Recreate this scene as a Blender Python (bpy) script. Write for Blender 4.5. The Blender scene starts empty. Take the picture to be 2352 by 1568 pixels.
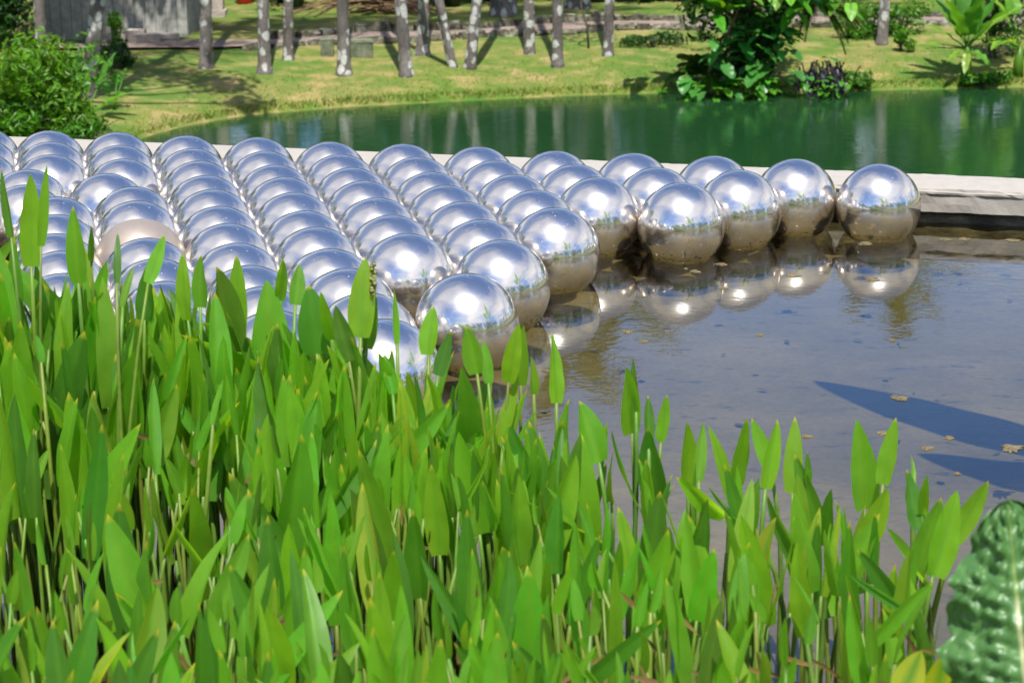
import bpy, math, random
import numpy as np
from mathutils import Vector, noise
SC = bpy.context.scene
COL = SC.collection
rnd = random.Random(7)
NR = np.random.default_rng(11)
PI = math.pi

# ------------------------------------------------------------------ camera
CAM_Z, PITCH, ROLL, LENS = 1.637, math.radians(14.4137), math.radians(-0.8064), 78.9
cd = bpy.data.cameras.new('camera'); cam = bpy.data.objects.new('camera', cd); COL.objects.link(cam)
cam.location = (0, 0, CAM_Z); cam.rotation_mode = 'XYZ'
from mathutils import Matrix
cam.matrix_world = Matrix.Translation((0, 0, CAM_Z)) @ Matrix.Rotation(PI/2 - PITCH, 4, 'X') @ Matrix.Rotation(ROLL, 4, 'Z')
cd.lens = LENS; cd.sensor_width = 36; cd.clip_start = .05; cd.clip_end = 2500
cd.dof.use_dof = True; cd.dof.focus_distance = 6.6; cd.dof.aperture_fstop = 10
SC.camera = cam

# ------------------------------------------------------------------ sky and sun
SUN_EL, SUN_AZ = math.radians(64), math.radians(176)      # azimuth clockwise from +Y: behind the camera, a little to its right
SUN = Vector((math.sin(SUN_AZ)*math.cos(SUN_EL), math.cos(SUN_AZ)*math.cos(SUN_EL), math.sin(SUN_EL)))
w = bpy.data.worlds.new('World'); SC.world = w; w.use_nodes = True
nt = w.node_tree; nt.nodes.clear()
def N(nt, t, **k):
    n = nt.nodes.new(t)
    for a, b in k.items(): setattr(n, a, b)
    return n
wo = N(nt, 'ShaderNodeOutputWorld'); bg = N(nt, 'ShaderNodeBackground'); bg.inputs[1].default_value = .105
sky = N(nt, 'ShaderNodeTexSky', sky_type='NISHITA'); sky.sun_disc = False
sky.sun_elevation = SUN_EL; sky.sun_rotation = SUN_AZ; sky.altitude = 700; sky.air_density = 1.0; sky.dust_density = .15; sky.ozone_density = 2.6
CLOUD_SEED, CLOUD_TURN = 20.5, -58
# scattered fair-weather clouds on a flat layer overhead
tc = N(nt, 'ShaderNodeTexCoord'); sp = N(nt, 'ShaderNodeSeparateXYZ'); nt.links.new(tc.outputs['Generated'], sp.inputs[0])
zz = N(nt, 'ShaderNodeMath', operation='MAXIMUM'); nt.links.new(sp.outputs[2], zz.inputs[0]); zz.inputs[1].default_value = 0
za = N(nt, 'ShaderNodeMath', operation='ADD'); nt.links.new(zz.outputs[0], za.inputs[0]); za.inputs[1].default_value = .18
dx = N(nt, 'ShaderNodeMath', operation='DIVIDE'); nt.links.new(sp.outputs[0], dx.inputs[0]); nt.links.new(za.outputs[0], dx.inputs[1])
dy = N(nt, 'ShaderNodeMath', operation='DIVIDE'); nt.links.new(sp.outputs[1], dy.inputs[0]); nt.links.new(za.outputs[0], dy.inputs[1])
cv = N(nt, 'ShaderNodeCombineXYZ'); nt.links.new(dx.outputs[0], cv.inputs[0]); nt.links.new(dy.outputs[0], cv.inputs[1]); cv.inputs[2].default_value = CLOUD_SEED
cn = N(nt, 'ShaderNodeTexNoise'); cm = N(nt, 'ShaderNodeMapping'); cm.inputs['Rotation'].default_value = (0, 0, math.radians(CLOUD_TURN)); nt.links.new(cv.outputs[0], cm.inputs[0]); nt.links.new(cm.outputs[0], cn.inputs['Vector']); cn.inputs['Scale'].default_value = .8
cn.inputs['Detail'].default_value = 6; cn.inputs['Roughness'].default_value = .5; cn.inputs['Distortion'].default_value = .6
cr = N(nt, 'ShaderNodeValToRGB'); nt.links.new(cn.outputs[0], cr.inputs[0])
cr.color_ramp.elements[0].position = .385; cr.color_ramp.elements[0].color = (0, 0, 0, 1)
cr.color_ramp.elements[1].position = .65; cr.color_ramp.elements[1].color = (.92, .92, .92, 1)
mx = N(nt, 'ShaderNodeMix', data_type='RGBA'); nt.links.new(cr.outputs[0], mx.inputs[0])
tn = N(nt, 'ShaderNodeMix', data_type='RGBA', blend_type='MULTIPLY'); tn.inputs[0].default_value = 1; nt.links.new(sky.outputs[0], tn.inputs[6]); tn.inputs[7].default_value = (.84, 1.08, 1.42, 1)
nt.links.new(tn.outputs[2], mx.inputs[6]); mx.inputs[7].default_value = (8.9, 8.75, 8.6, 1)
nt.links.new(mx.outputs[2], bg.inputs[0]); nt.links.new(bg.outputs[0], wo.inputs[0])
sd = bpy.data.lights.new('sun', 'SUN'); sd.energy = 5.0; sd.angle = math.radians(.53); sd.color = (1, .96, .89)
so = bpy.data.objects.new('sun', sd); COL.objects.link(so)
so.rotation_mode = 'QUATERNION'; so.rotation_quaternion = SUN.to_track_quat('Z', 'Y'); so.location = (0, -20, 40)
vs = SC.view_settings; vs.view_transform = 'Standard'; vs.look = 'None'; vs.exposure = .46; vs.gamma = 1
SC.render.engine = 'CYCLES'; cy = SC.cycles
cy.use_denoising = True; cy.max_bounces = 10; cy.glossy_bounces = 6; cy.transparent_max_bounces = 12; cy.transmission_bounces = 4; cy.diffuse_bounces = 3
cy.caustics_reflective = False; cy.caustics_refractive = False; cy.sample_clamp_indirect = 6; cy.use_adaptive_sampling = True; cy.adaptive_threshold = .02

# ------------------------------------------------------------------ helpers
FPX = LENS/36*2352
def ray(X, Y):
    """direction of the view line through a point of the 2352 px wide photograph"""
    x, y = (X-1176)/FPX, (Y-784)/FPX
    c, s = math.cos(ROLL), math.sin(ROLL); x, y = c*x+s*y, -s*x+c*y
    return Vector((x, -y*math.sin(PITCH)+math.cos(PITCH), -y*math.cos(PITCH)-math.sin(PITCH)))
def at_y(X, Y, d):
    r = ray(X, Y); return Vector((0, 0, CAM_Z)) + r*(d/r.y)
def at_z(X, Y, z):
    r = ray(X, Y); return Vector((0, 0, CAM_Z)) + r*((z-CAM_Z)/r.z)

class MB:
    """collects vertices, faces and a colour per vertex; build() links them as ONE mesh object"""
    def __init__(s): s.v=[]; s.f=[]; s.c=[]
    def add(s, vs, fs, col=(1,1,1)):
        b=len(s.v); s.v.extend(vs); s.f.extend([tuple(i+b for i in f) for f in fs])
        if isinstance(col, list): s.c.extend(col)
        else: s.c.extend([col]*len(vs))
    def mesh(s, name, mat, smooth=True):
        me=bpy.data.meshes.new(name); me.from_pydata([tuple(v) for v in s.v], [], s.f)
        a=me.color_attributes.new('tint','FLOAT_COLOR','POINT')
        a.data.foreach_set('color', np.array([(c[0],c[1],c[2],c[3] if len(c)>3 else .5) for c in s.c],'f').ravel())
        me.materials.append(mat)
        if smooth: me.polygons.foreach_set('use_smooth',[True]*len(me.polygons))
        me.update(); return me
    def build(s, name, mat, parent=None, loc=None, smooth=True):
        o=bpy.data.objects.new(name, s.mesh(name, mat, smooth)); COL.objects.link(o)
        if parent: o.parent=parent
        if loc is not None: o.location=loc
        return o
    def box(s, c, sz, rz=0, col=(1,1,1), jit=0, taper=0):
        x,y,z=sz[0]/2,sz[1]/2,sz[2]/2; ca,sa=math.cos(rz),math.sin(rz); vs=[]
        for k in (-1,1):
            for (i,j) in ((-1,-1),(1,-1),(1,1),(-1,1)):
                t=1-taper if k>0 else 1
                px,py,pz=i*x*t+rnd.uniform(-jit,jit),j*y*t+rnd.uniform(-jit,jit),k*z+rnd.uniform(-jit,jit)
                vs.append((c[0]+px*ca-py*sa,c[1]+px*sa+py*ca,c[2]+pz))
        s.add(vs,[(3,2,1,0),(4,5,6,7),(0,1,5,4),(1,2,6,5),(2,3,7,6),(3,0,4,7)],col)
    def tube(s, pts, radii, n=6, col=(1,1,1), cap=True):
        pts=[Vector(p) for p in pts]; vs=[]; fs=[]; up=Vector((.31,.87,.2)); m=len(pts)
        cl=[] 
        for i,p in enumerate(pts):
            t=(pts[min(i+1,m-1)]-pts[max(i-1,0)]).normalized(); a=t.cross(up).normalized(); b=t.cross(a)
            r=radii[i] if hasattr(radii,'__len__') else radii
            for k in range(n):
                q=2*PI*k/n; vs.append(p+a*(r*math.cos(q))+b*(r*math.sin(q)))
                cl.append(col[i] if isinstance(col,list) else col)
        for i in range(m-1):
            for k in range(n):
                fs.append((i*n+k,i*n+(k+1)%n,(i+1)*n+(k+1)%n,(i+1)*n+k))
        if cap: fs.append(tuple(range(n-1,-1,-1))); fs.append(tuple(range((m-1)*n,m*n)))
        s.add(vs,fs,cl)
    def blade(s, base, tip, face, width, cup=.25, bend=0., prof='lance', col=(1,1,1), tipcol=None, nl=10, na=4, wave=0., twist=0.):
        """a leaf blade from base to tip, broad side turned to the direction 'face'"""
        base,tip=Vector(base),Vector(tip); ax=tip-base; L=ax.length; d=ax/L
        side=d.cross(Vector(face))
        if side.length<1e-4: side=d.cross(Vector((1,.3,.2)))
        side.normalize(); nrm=side.cross(d).normalized()
        vs=[];cs=[];ph=rnd.uniform(0,6)
        for i in range(nl+1):
            t=i/nl
            if prof=='lance': wd=(max(0,math.sin(PI*min(1,(t*.86+.14))**.82))**.72) if t<1 else 0
            elif prof=='strap': wd=min(1,(t+.05)*5)*min(1,((1-t)*2.2))**.7
            elif prof=='heart': wd=max(0,math.sin(PI*min(1,t*.8+.2)))**.6 if t<1 else 0
            else: wd=math.sin(PI*t)**.8 if 0<t<1 else 0
            wd*=width/2
            tw=twist*(t-.3); sd=side*math.cos(tw)+nrm*math.sin(tw); nm=nrm*math.cos(tw)-side*math.sin(tw)
            mid=base+ax*t+nrm*(bend*L*(t*t))
            for j in range(na+1):
                q=(j/na-.5)*2
                wv=wave*wd*math.sin(t*17+ph+q*1.3)*abs(q)
                vs.append(mid+sd*(wd*q)+nm*(cup*wd*abs(q)**1.3+wv))
                k=col
                if tipcol and t>.93: k=tipcol
                elif abs(q)<.01: k=(min(1,col[0]*1.22),min(1,col[1]*1.12),col[2])
                cs.append((k[0],k[1],k[2],q*.5+.5))
        fs=[(i*(na+1)+j,i*(na+1)+j+1,(i+1)*(na+1)+j+1,(i+1)*(na+1)+j) for i in range(nl) for j in range(na)]
        s.add(vs,fs,cs)
    def leaves(s, cen, nrmls, size, cols, asp=.45):
        """many small folded leaves at points cen (n,3) with outward directions nrmls"""
        n=len(cen); d=NR.normal(size=(n,3)); d[:,2]+=.2
        d-= (d*nrmls).sum(1,keepdims=True)*nrmls*.8; d/=np.linalg.norm(d,axis=1,keepdims=True)+1e-9
        sd=np.cross(d,nrmls+NR.normal(size=(n,3))*.5); sd/=np.linalg.norm(sd,axis=1,keepdims=True)+1e-9
        up=np.cross(sd,d); L=(size*NR.uniform(.6,1.3,n))[:,None]
        A=cen; Bp=cen+d*L*.5+sd*L*asp*.5+up*L*.10; C=cen+d*L-up*L*.12; Dp=cen+d*L*.5-sd*L*asp*.5+up*L*.10
        b=len(s.v); V=np.stack([A,Bp,C,Dp],1).reshape(-1,3)
        s.v.extend(V.tolist()); s.c.extend(np.repeat(cols,4,axis=0).tolist())
        for i in range(n):
            k=b+4*i; s.f.append((k,k+1,k+2)); s.f.append((k,k+2,k+3))

def tag(o, label, cat=None, group=None, kind=None):
    o['label']=label
    if cat: o['category']=cat
    if group: o['group']=group
    if kind: o['kind']=kind
    return o
def empty(name, loc=(0,0,0)):
    o=bpy.data.objects.new(name,None); COL.objects.link(o); o.location=loc; o.empty_display_size=.1; return o
def fix(o, name=None):  # parts built in world coordinates under a root that stands elsewhere
    o.matrix_parent_inverse=Matrix.Translation(-Vector(o.parent.location)); return o
ONES='zeroth first second third fourth fifth sixth seventh eighth ninth tenth eleventh twelfth thirteenth fourteenth fifteenth sixteenth seventeenth eighteenth nineteenth'.split()
def ordw(n):
    if n<20: return ONES[n]
    t=['','','twent','thirt','fort','fift','sixt','sevent','eight','ninet']
    return t[n//10]+'ieth' if n%10==0 else t[n//10]+'y-'+ONES[n%10]

# ------------------------------------------------------------------ materials
def mat(name):
    m=bpy.data.materials.new(name); m.use_nodes=True; nt=m.node_tree; nt.nodes.clear()
    out=N(nt,'ShaderNodeOutputMaterial'); return m,nt,out
def L(nt,a,b): nt.links.new(a,b)
def noise_n(nt, scale, detail=4, rough=.55, vec=None, dist=0):
    n=N(nt,'ShaderNodeTexNoise'); n.inputs['Scale'].default_value=scale; n.inputs['Detail'].default_value=detail
    n.inputs['Roughness'].default_value=rough; n.inputs['Distortion'].default_value=dist
    if vec: L(nt,vec,n.inputs['Vector'])
    return n
def ramp(nt, src, stops):
    r=N(nt,'ShaderNodeValToRGB'); L(nt,src,r.inputs[0]); e=r.color_ramp.elements
    while len(e)<len(stops): e.new(.5)
    for k,(p,c) in zip(e,stops): k.position=p; k.color=(*c,1) if len(c)==3 else c
    return r
def mixc(nt, fac, a, b, mode='MIX'):
    m=N(nt,'ShaderNodeMix',data_type='RGBA',blend_type=mode)
    for i,x in ((0,fac),(6,a),(7,b)):
        if hasattr(x,'default_value') or hasattr(x,'is_linked'): L(nt,x,m.inputs[i])
        else: m.inputs[i].default_value=x if i==0 else (*x,1)
    return m.outputs[2]
def bump(nt, src, strength, dist=.02, nrm=None):
    b=N(nt,'ShaderNodeBump'); b.inputs['Strength'].default_value=strength; b.inputs['Distance'].default_value=dist; L(nt,src,b.inputs['Height'])
    if nrm: L(nt,nrm,b.inputs['Normal'])
    return b.outputs[0]
def pos(nt): return N(nt,'ShaderNodeNewGeometry').outputs['Position']
def objc(nt): return N(nt,'ShaderNodeTexCoord').outputs['Object']
def scaled(nt, vec, sc):
    m=N(nt,'ShaderNodeMapping'); m.inputs['Scale'].default_value=sc; L(nt,vec,m.inputs[0]); return m.outputs[0]
def princ(nt, out, col, rough=.6, **k):
    p=N(nt,'ShaderNodeBsdfPrincipled')
    for nm,x in (('Base Color',col),('Roughness',rough)):
        if hasattr(x,'is_linked'): L(nt,x,p.inputs[nm])
        else: p.inputs[nm].default_value=(*x,1) if nm=='Base Color' else x
    for nm,x in k.items():
        nm=nm.replace('_',' ')
        if hasattr(x,'is_linked'): L(nt,x,p.inputs[nm])
        else: p.inputs[nm].default_value=x
    if out: L(nt,p.outputs[0],out.inputs[0])
    return p
def leaf_mat(name, base, trans, rough=.42, tr=.42, spec=.35, vein=0, bscale=60):
    """thin leaf: reflects from both faces and lets light through; the mesh tint varies its colour"""
    m,nt,out=mat(name)
    at=N(nt,'ShaderNodeAttribute',attribute_name='tint')
    nz=noise_n(nt,bscale,3,.6,pos(nt)); v=ramp(nt,nz.outputs[0],[(.3,(.82,.84,.8)),(.7,(1.1,1.08,1.1))])
    c0=mixc(nt,1.0,base,at.outputs['Color'],'MULTIPLY'); c0=mixc(nt,1.0,c0,v.outputs[0],'MULTIPLY')
    c1=mixc(nt,1.0,trans,at.outputs['Color'],'MULTIPLY'); nrm=bump(nt,nz.outputs[0],.15,.004)
    if vein:      # fine parallel veins that follow the blade; the mesh stores the position across it
        sn=N(nt,'ShaderNodeMath',operation='MULTIPLY'); L(nt,at.outputs['Alpha'],sn.inputs[0]); sn.inputs[1].default_value=vein
        si=N(nt,'ShaderNodeMath',operation='SINE'); L(nt,sn.outputs[0],si.inputs[0])
        vr=ramp(nt,si.outputs[0],[(.0,(.90,.92,.88)),(1.0,(1.06,1.05,1.08))]).outputs[0]
        c0=mixc(nt,1.0,c0,vr,'MULTIPLY'); c1=mixc(nt,1.0,c1,vr,'MULTIPLY')
        bl_=ramp(nt,noise_n(nt,16,4,.7,pos(nt)).outputs[0],[(.70,(0,)*3),(.76,(.8,)*3)]).outputs[0]; c0=mixc(nt,bl_,c0,(.26,.21,.05)); c1=mixc(nt,bl_,c1,(.35,.26,.05)); nrm=bump(nt,si.outputs[0],.25,.0012,nrm)
    p=princ(nt,None,c0,rough,Normal=nrm); p.inputs['Specular IOR Level'].default_value=spec
    t=N(nt,'ShaderNodeBsdfTranslucent'); L(nt,c1,t.inputs[0])
    x=N(nt,'ShaderNodeMixShader'); x.inputs[0].default_value=tr
    L(nt,p.outputs[0],x.inputs[1]); L(nt,t.outputs[0],x.inputs[2]); L(nt,x.outputs[0],out.inputs[0])
    return m
MT={}
MT['reed']=leaf_mat('pickerelweed_leaf',(.142,.330,.022),(.50,.90,.026),.36,.45,.38,vein=95,bscale=22)
MT['reedstem']=leaf_mat('pickerelweed_stem',(.16,.27,.04),(.24,.40,.035),.4,.3,.4,bscale=45)
MT['dead']=leaf_mat('dead_leaf',(.17,.125,.05),(.18,.12,.04),.7,.3,.2)
MT['bush']=leaf_mat('shrub_leaf',(.085,.235,.02),(.18,.46,.012),.4,.4,.4,bscale=5)
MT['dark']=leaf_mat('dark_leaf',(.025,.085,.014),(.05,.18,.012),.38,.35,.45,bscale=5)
MT['big']=leaf_mat('broad_leaf',(.085,.24,.03),(.18,.46,.015),.36,.4,.45,bscale=9)
MT['palm']=leaf_mat('palm_frond',(.07,.14,.02),(.12,.24,.015),.5,.35,.3,bscale=5)
MT['purple']=leaf_mat('purple_leaf',(.02,.016,.03),(.03,.02,.04),.4,.2,.4,bscale=5)
MT['crinkle']=leaf_mat('crinkled_leaf',(.072,.185,.045),(.10,.34,.03),.38,.2,.5,bscale=30)

# stone, bark, ground, water
m,nt,out=mat('grass_ground'); P=pos(nt)
n1=noise_n(nt,.55,6,.6,P); n2=noise_n(nt,2.1,6,.68,P); n3=noise_n(nt,scale=38,detail=3,rough=.7,vec=P)
ca=ramp(nt,n1.outputs[0],[(.42,(.068,.155,.012)),(.51,(.145,.185,.025)),(.61,(.30,.23,.088))])
cb=ramp(nt,n2.outputs[0],[(.42,(.068,.155,.012)),(.52,(.16,.19,.03)),(.61,(.345,.262,.112))])
c=mixc(nt,.62,ca.outputs[0],cb.outputs[0]); g=ramp(nt,n3.outputs[0],[(.25,(.72,.74,.7)),(.75,(1.2,1.18,1.16))]); c=mixc(nt,1.0,c,g.outputs[0],'MULTIPLY')
princ(nt,out,c,.95,Normal=bump(nt,n3.outputs[0],.6,.03)); MT['grass']=m
MT['blade']=leaf_mat('grass_blade',(.24,.29,.06),(.28,.34,.05),.6,.35,.2,bscale=3)

m,nt,out=mat('lake_water'); P=pos(nt)
na=noise_n(nt,3.0,3,.55,scaled(nt,P,(1,1.7,1))); nb=noise_n(nt,14,2,.5,scaled(nt,P,(1,1.5,1)))
nm=bump(nt,nb.outputs[0],.06,.015,bump(nt,na.outputs[0],.09,.05)); cc=noise_n(nt,.13,3,.5,P)
col=ramp(nt,cc.outputs[0],[(.35,(.009,.042,.014)),(.65,(.015,.054,.016))])
p=princ(nt,out,col.outputs[0],.09,Normal=nm,IOR=1.33); MT['lake']=m

m,nt,out=mat('pond_water'); P=pos(nt)     # still, clear, shallow: mirror by Fresnel, tea-tinted to look through
na=noise_n(nt,5,2,.5,P); nb=noise_n(nt,34,2,.5,P)
nm=bump(nt,nb.outputs[0],.02,.01,bump(nt,na.outputs[0],.035,.02))
fr=N(nt,'ShaderNodeFresnel'); fr.inputs[0].default_value=1.58; L(nt,nm,fr.inputs[1])
gl=N(nt,'ShaderNodeBsdfGlossy'); gl.inputs['Roughness'].default_value=.015; gl.inputs[0].default_value=(1,1,1,1); L(nt,nm,gl.inputs['Normal'])
tr=N(nt,'ShaderNodeBsdfTransparent'); tr.inputs[0].default_value=(.95,.91,.66,1)
x=N(nt,'ShaderNodeMixShader'); L(nt,fr.outputs[0],x.inputs[0]); L(nt,tr.outputs[0],x.inputs[1]); L(nt,gl.outputs[0],x.inputs[2]); L(nt,x.outputs[0],out.inputs[0]); MT['pond']=m

m,nt,out=mat('pond_floor'); P=pos(nt)
n1=noise_n(nt,1.7,6,.65,P); n2=noise_n(nt,7,6,.7,scaled(nt,P,(1,2.2,1))); n3=noise_n(nt,60,3,.6,P)
c=ramp(nt,n1.outputs[0],[(.32,(.062,.052,.026)),(.68,(.128,.106,.062))]).outputs[0]
sp=ramp(nt,n2.outputs[0],[(.57,(1,1,1)),(.66,(.35,.33,.30))]).outputs[0]; c=mixc(nt,1.0,c,sp,'MULTIPLY')
g=ramp(nt,n3.outputs[0],[(.3,(.8,.8,.8)),(.7,(1.12,1.12,1.12))]).outputs[0]; c=mixc(nt,1.0,c,g,'MULTIPLY')
princ(nt,out,c,.9); MT['floor']=m

m,nt,out=mat('ledge_concrete'); P=pos(nt)
n1=noise_n(nt,2.2,6,.6,P); n2=noise_n(nt,30,5,.7,scaled(nt,P,(.6,.6,1.2))); n3=noise_n(nt,220,2,.6,P)
c=ramp(nt,n1.outputs[0],[(.3,(.34,.315,.275)),(.55,(.37,.34,.30)),(.72,(.36,.315,.265))]).outputs[0]
c=mixc(nt,1.0,c,ramp(nt,n2.outputs[0],[(.30,(.92,.91,.90)),(.6,(1.02,1.02,1.02))]).outputs[0],'MULTIPLY')
b1=bump(nt,n3.outputs[0],.25,.004,bump(nt,n2.outputs[0],.16,.01))
princ(nt,out,c,.85,Normal=b1); MT['ledge']=m
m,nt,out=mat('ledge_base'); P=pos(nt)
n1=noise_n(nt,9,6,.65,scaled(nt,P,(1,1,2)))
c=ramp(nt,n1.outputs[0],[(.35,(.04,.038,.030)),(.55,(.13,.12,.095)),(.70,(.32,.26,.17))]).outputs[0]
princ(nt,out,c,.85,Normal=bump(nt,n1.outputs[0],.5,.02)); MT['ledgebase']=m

def stone(name, stops, sc=6, rough=.9, bs=.6):
    m,nt,out=mat(name); P=pos(nt); n1=noise_n(nt,sc,6,.65,P); n2=noise_n(nt,sc*6,3,.6,P)
    c=ramp(nt,n1.outputs[0],stops).outputs[0]
    c=mixc(nt,1.0,c,ramp(nt,n2.outputs[0],[(.3,(.75,.75,.75)),(.7,(1.15,1.15,1.15))]).outputs[0],'MULTIPLY')
    princ(nt,out,c,rough,Normal=bump(nt,n2.outputs[0],bs,.03)); return m
MT['terrace']=stone('terrace_paving',[(.3,(.30,.27,.23)),(.7,(.42,.38,.33))],2)
MT['kerbstone']=stone('kerb_stone',[(.38,(.045,.04,.025)),(.5,(.13,.12,.075)),(.64,(.33,.32,.25))],6)
MT['path']=stone('path_earth',[(.3,(.19,.14,.11)),(.7,(.33,.25,.21))],2.5)
MT['box']=stone('mossy_concrete',[(.35,(.09,.11,.06)),(.65,(.22,.24,.16))],6)
MT['shed']=stone('shed_concrete',[(.3,(.27,.27,.24)),(.5,(.36,.355,.32)),(.7,(.44,.43,.39))],1.6)
MT['block']=stone('concrete_block',[(.3,(.36,.30,.26)),(.7,(.60,.52,.47))],5)
MT['soil']=stone('dark_soil',[(.3,(.025,.02,.014)),(.7,(.075,.055,.035))],3)
MT['wood']=stone('dry_frond',[(.3,(.14,.08,.045)),(.7,(.34,.21,.12))],6)
MT['twig']=stone('twig_bark',[(.3,(.06,.05,.035)),(.7,(.16,.13,.09))],8)
MT['scum']=stone('floating_scum',[(.3,(.11,.085,.04)),(.7,(.26,.20,.10))],30)
m,nt,out=mat('red_plastic'); princ(nt,out,(.55,.02,.015),.4); MT['red']=m

m,nt,out=mat('palm_bark'); O=pos(nt)
inf=N(nt,'ShaderNodeObjectInfo'); ad=N(nt,'ShaderNodeVectorMath',operation='ADD'); L(nt,O,ad.inputs[0]); L(nt,inf.outputs['Location'],ad.inputs[1])
V=ad.outputs[0]
n1=noise_n(nt,3.4,5,.6,scaled(nt,V,(1,1,.55))); n2=noise_n(nt,24,4,.6,V)
vo=N(nt,'ShaderNodeTexVoronoi',feature='F1'); vo.inputs['Scale'].default_value=6.5; vo.inputs['Randomness'].default_value=1
nd=noise_n(nt,11,3,.6,V); dv=N(nt,'ShaderNodeMix',data_type='VECTOR'); dv.inputs[0].default_value=.08; L(nt,V,dv.inputs[4]); L(nt,nd.outputs['Color'],dv.inputs[5])
L(nt,scaled(nt,dv.outputs[1],(1,1,.8)),vo.inputs['Vector'])
base=ramp(nt,n1.outputs[0],[(.3,(.075,.064,.057)),(.5,(.15,.13,.118)),(.68,(.24,.215,.20))]).outputs[0]
base=mixc(nt,1.0,base,ramp(nt,n2.outputs[0],[(.3,(.7,.7,.7)),(.7,(1.2,1.2,1.2))]).outputs[0],'MULTIPLY')
sx=N(nt,'ShaderNodeSeparateXYZ'); L(nt,V,sx.inputs[0])
lk=ramp(nt,vo.outputs['Distance'],[(.36,(1,1,1)),(.46,(0,0,0))]).outputs[0]; amt=ramp(nt,noise_n(nt,2.3,3,.5,V).outputs[0],[(.33,(0,0,0)),(.43,(1,1,1))]).outputs[0]
f=mixc(nt,1.0,lk,amt,'MULTIPLY')
lc=ramp(nt,n2.outputs[0],[(.3,(.38,.38,.35)),(.7,(.58,.58,.545))]).outputs[0]
c=mixc(nt,f,base,lc); princ(nt,out,c,.9,Normal=bump(nt,n2.outputs[0],.5,.02)); MT['bark']=m

def steel(name, dull):
    m,nt,out=mat(name); O=objc(nt)
    inf=N(nt,'ShaderNodeObjectInfo'); ad=N(nt,'ShaderNodeVectorMath',operation='MULTIPLY_ADD'); L(nt,O,ad.inputs[0]); ad.inputs[1].default_value=(1,1,1)
    rr=N(nt,'ShaderNodeVectorMath',operation='SCALE'); L(nt,inf.outputs['Location'],rr.inputs[0]); rr.inputs['Scale'].default_value=3.1; L(nt,rr.outputs[0],ad.inputs[2]); V=ad.outputs[0]
    sz=N(nt,'ShaderNodeSeparateXYZ'); L(nt,O,sz.inputs[0])
    ns=noise_n(nt,34,5,.65,V); n2=noise_n(nt,160,3,.7,V)
    # grime that clings to the metal just above the water line, in specks and streaks
    band=N(nt,'ShaderNodeMapRange'); band.inputs['From Min'].default_value=-.062; band.inputs['From Max'].default_value=-.100; L(nt,sz.outputs[2],band.inputs['Value'])
    spk=ramp(nt,noise_n(nt,75,4,.7,V).outputs[0],[(.56,(0,0,0)),(.64,(1,1,1))]).outputs[0]
    gr=N(nt,'ShaderNodeMath',operation='MULTIPLY'); L(nt,band.outputs[0],gr.inputs[0]); L(nt,spk,gr.inputs[1])
    film=N(nt,'ShaderNodeMapRange'); film.inputs['From Min'].default_value=.03; film.inputs['From Max'].default_value=-.11; film.inputs['To Min'].default_value=.05; film.inputs['To Max'].default_value=.30; L(nt,sz.outputs[2],film.inputs['Value'])
    rg=ramp(nt,ns.outputs[0],[(.35,(.012,)*3),(.8,(.04,)*3)]).outputs[0] if not dull else ramp(nt,ns.outputs[0],[(.3,(.42,)*3),(.7,(.55,)*3)]).outputs[0]
    a=N(nt,'ShaderNodeBsdfAnisotropic' if False else 'ShaderNodeBsdfGlossy'); a.inputs[0].default_value=(.86,.805,.74,1) if not dull else (.52,.44,.37,1); L(nt,rg,a.inputs['Roughness'])
    h=N(nt,'ShaderNodeBsdfGlossy'); h.inputs[0].default_value=(.76,.72,.67,1); h.inputs['Roughness'].default_value=.33
    d=N(nt,'ShaderNodeBsdfDiffuse'); d.inputs[0].default_value=(.23,.19,.15,1) if not dull else (.34,.27,.21,1)
    g2=N(nt,'ShaderNodeBsdfGlossy'); g2.inputs[0].default_value=(.86,.805,.74,1); g2.inputs['Roughness'].default_value=.25
    s0=N(nt,'ShaderNodeMixShader'); s0.inputs[0].default_value=.26; L(nt,a.outputs[0],s0.inputs[1]); L(nt,g2.outputs[0],s0.inputs[2])
    s1=N(nt,'ShaderNodeMixShader'); s1.inputs[0].default_value=.20; L(nt,s0.outputs[0],s1.inputs[1]); L(nt,h.outputs[0],s1.inputs[2])
    s2=N(nt,'ShaderNodeMixShader'); L(nt,s1.outputs[0],s2.inputs[1]); L(nt,d.outputs[0],s2.inputs[2])
    if dull: s2.inputs[0].default_value=.5
    else: L(nt,film.outputs[0],s2.inputs[0])
    # dried water spots and dust specks
    vd=N(nt,'ShaderNodeTexVoronoi'); vd.inputs['Scale'].default_value=46; L(nt,V,vd.inputs['Vector'])
    dm=ramp(nt,vd.outputs['Distance'],[(.07,(1,)*3),(.13,(0,)*3)]).outputs[0]; dk=ramp(nt,noise_n(nt,9,3,.6,V).outputs[0],[(.48,(0,)*3),(.62,(.75,)*3)]).outputs[0]
    ds=mixc(nt,1.0,dm,dk,'MULTIPLY'); dd=N(nt,'ShaderNodeBsdfDiffuse'); dd.inputs[0].default_value=(.5,.48,.45,1)
    s4=N(nt,'ShaderNodeMixShader'); L(nt,ds,s4.inputs[0]); L(nt,s2.outputs[0],s4.inputs[1]); L(nt,dd.outputs[0],s4.inputs[2]); s2=s4
    k=N(nt,'ShaderNodeBsdfDiffuse'); k.inputs[0].default_value=(.02,.016,.012,1)
    s3=N(nt,'ShaderNodeMixShader'); L(nt,gr.outputs[0],s3.inputs[0]); L(nt,s2.outputs[0],s3.inputs[1]); L(nt,k.outputs[0],s3.inputs[2])
    L(nt,s3.outputs[0],out.inputs[0]); return m
MT['steel']=steel('mirror_steel',False); MT['dull']=steel('dull_steel',True)

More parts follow.
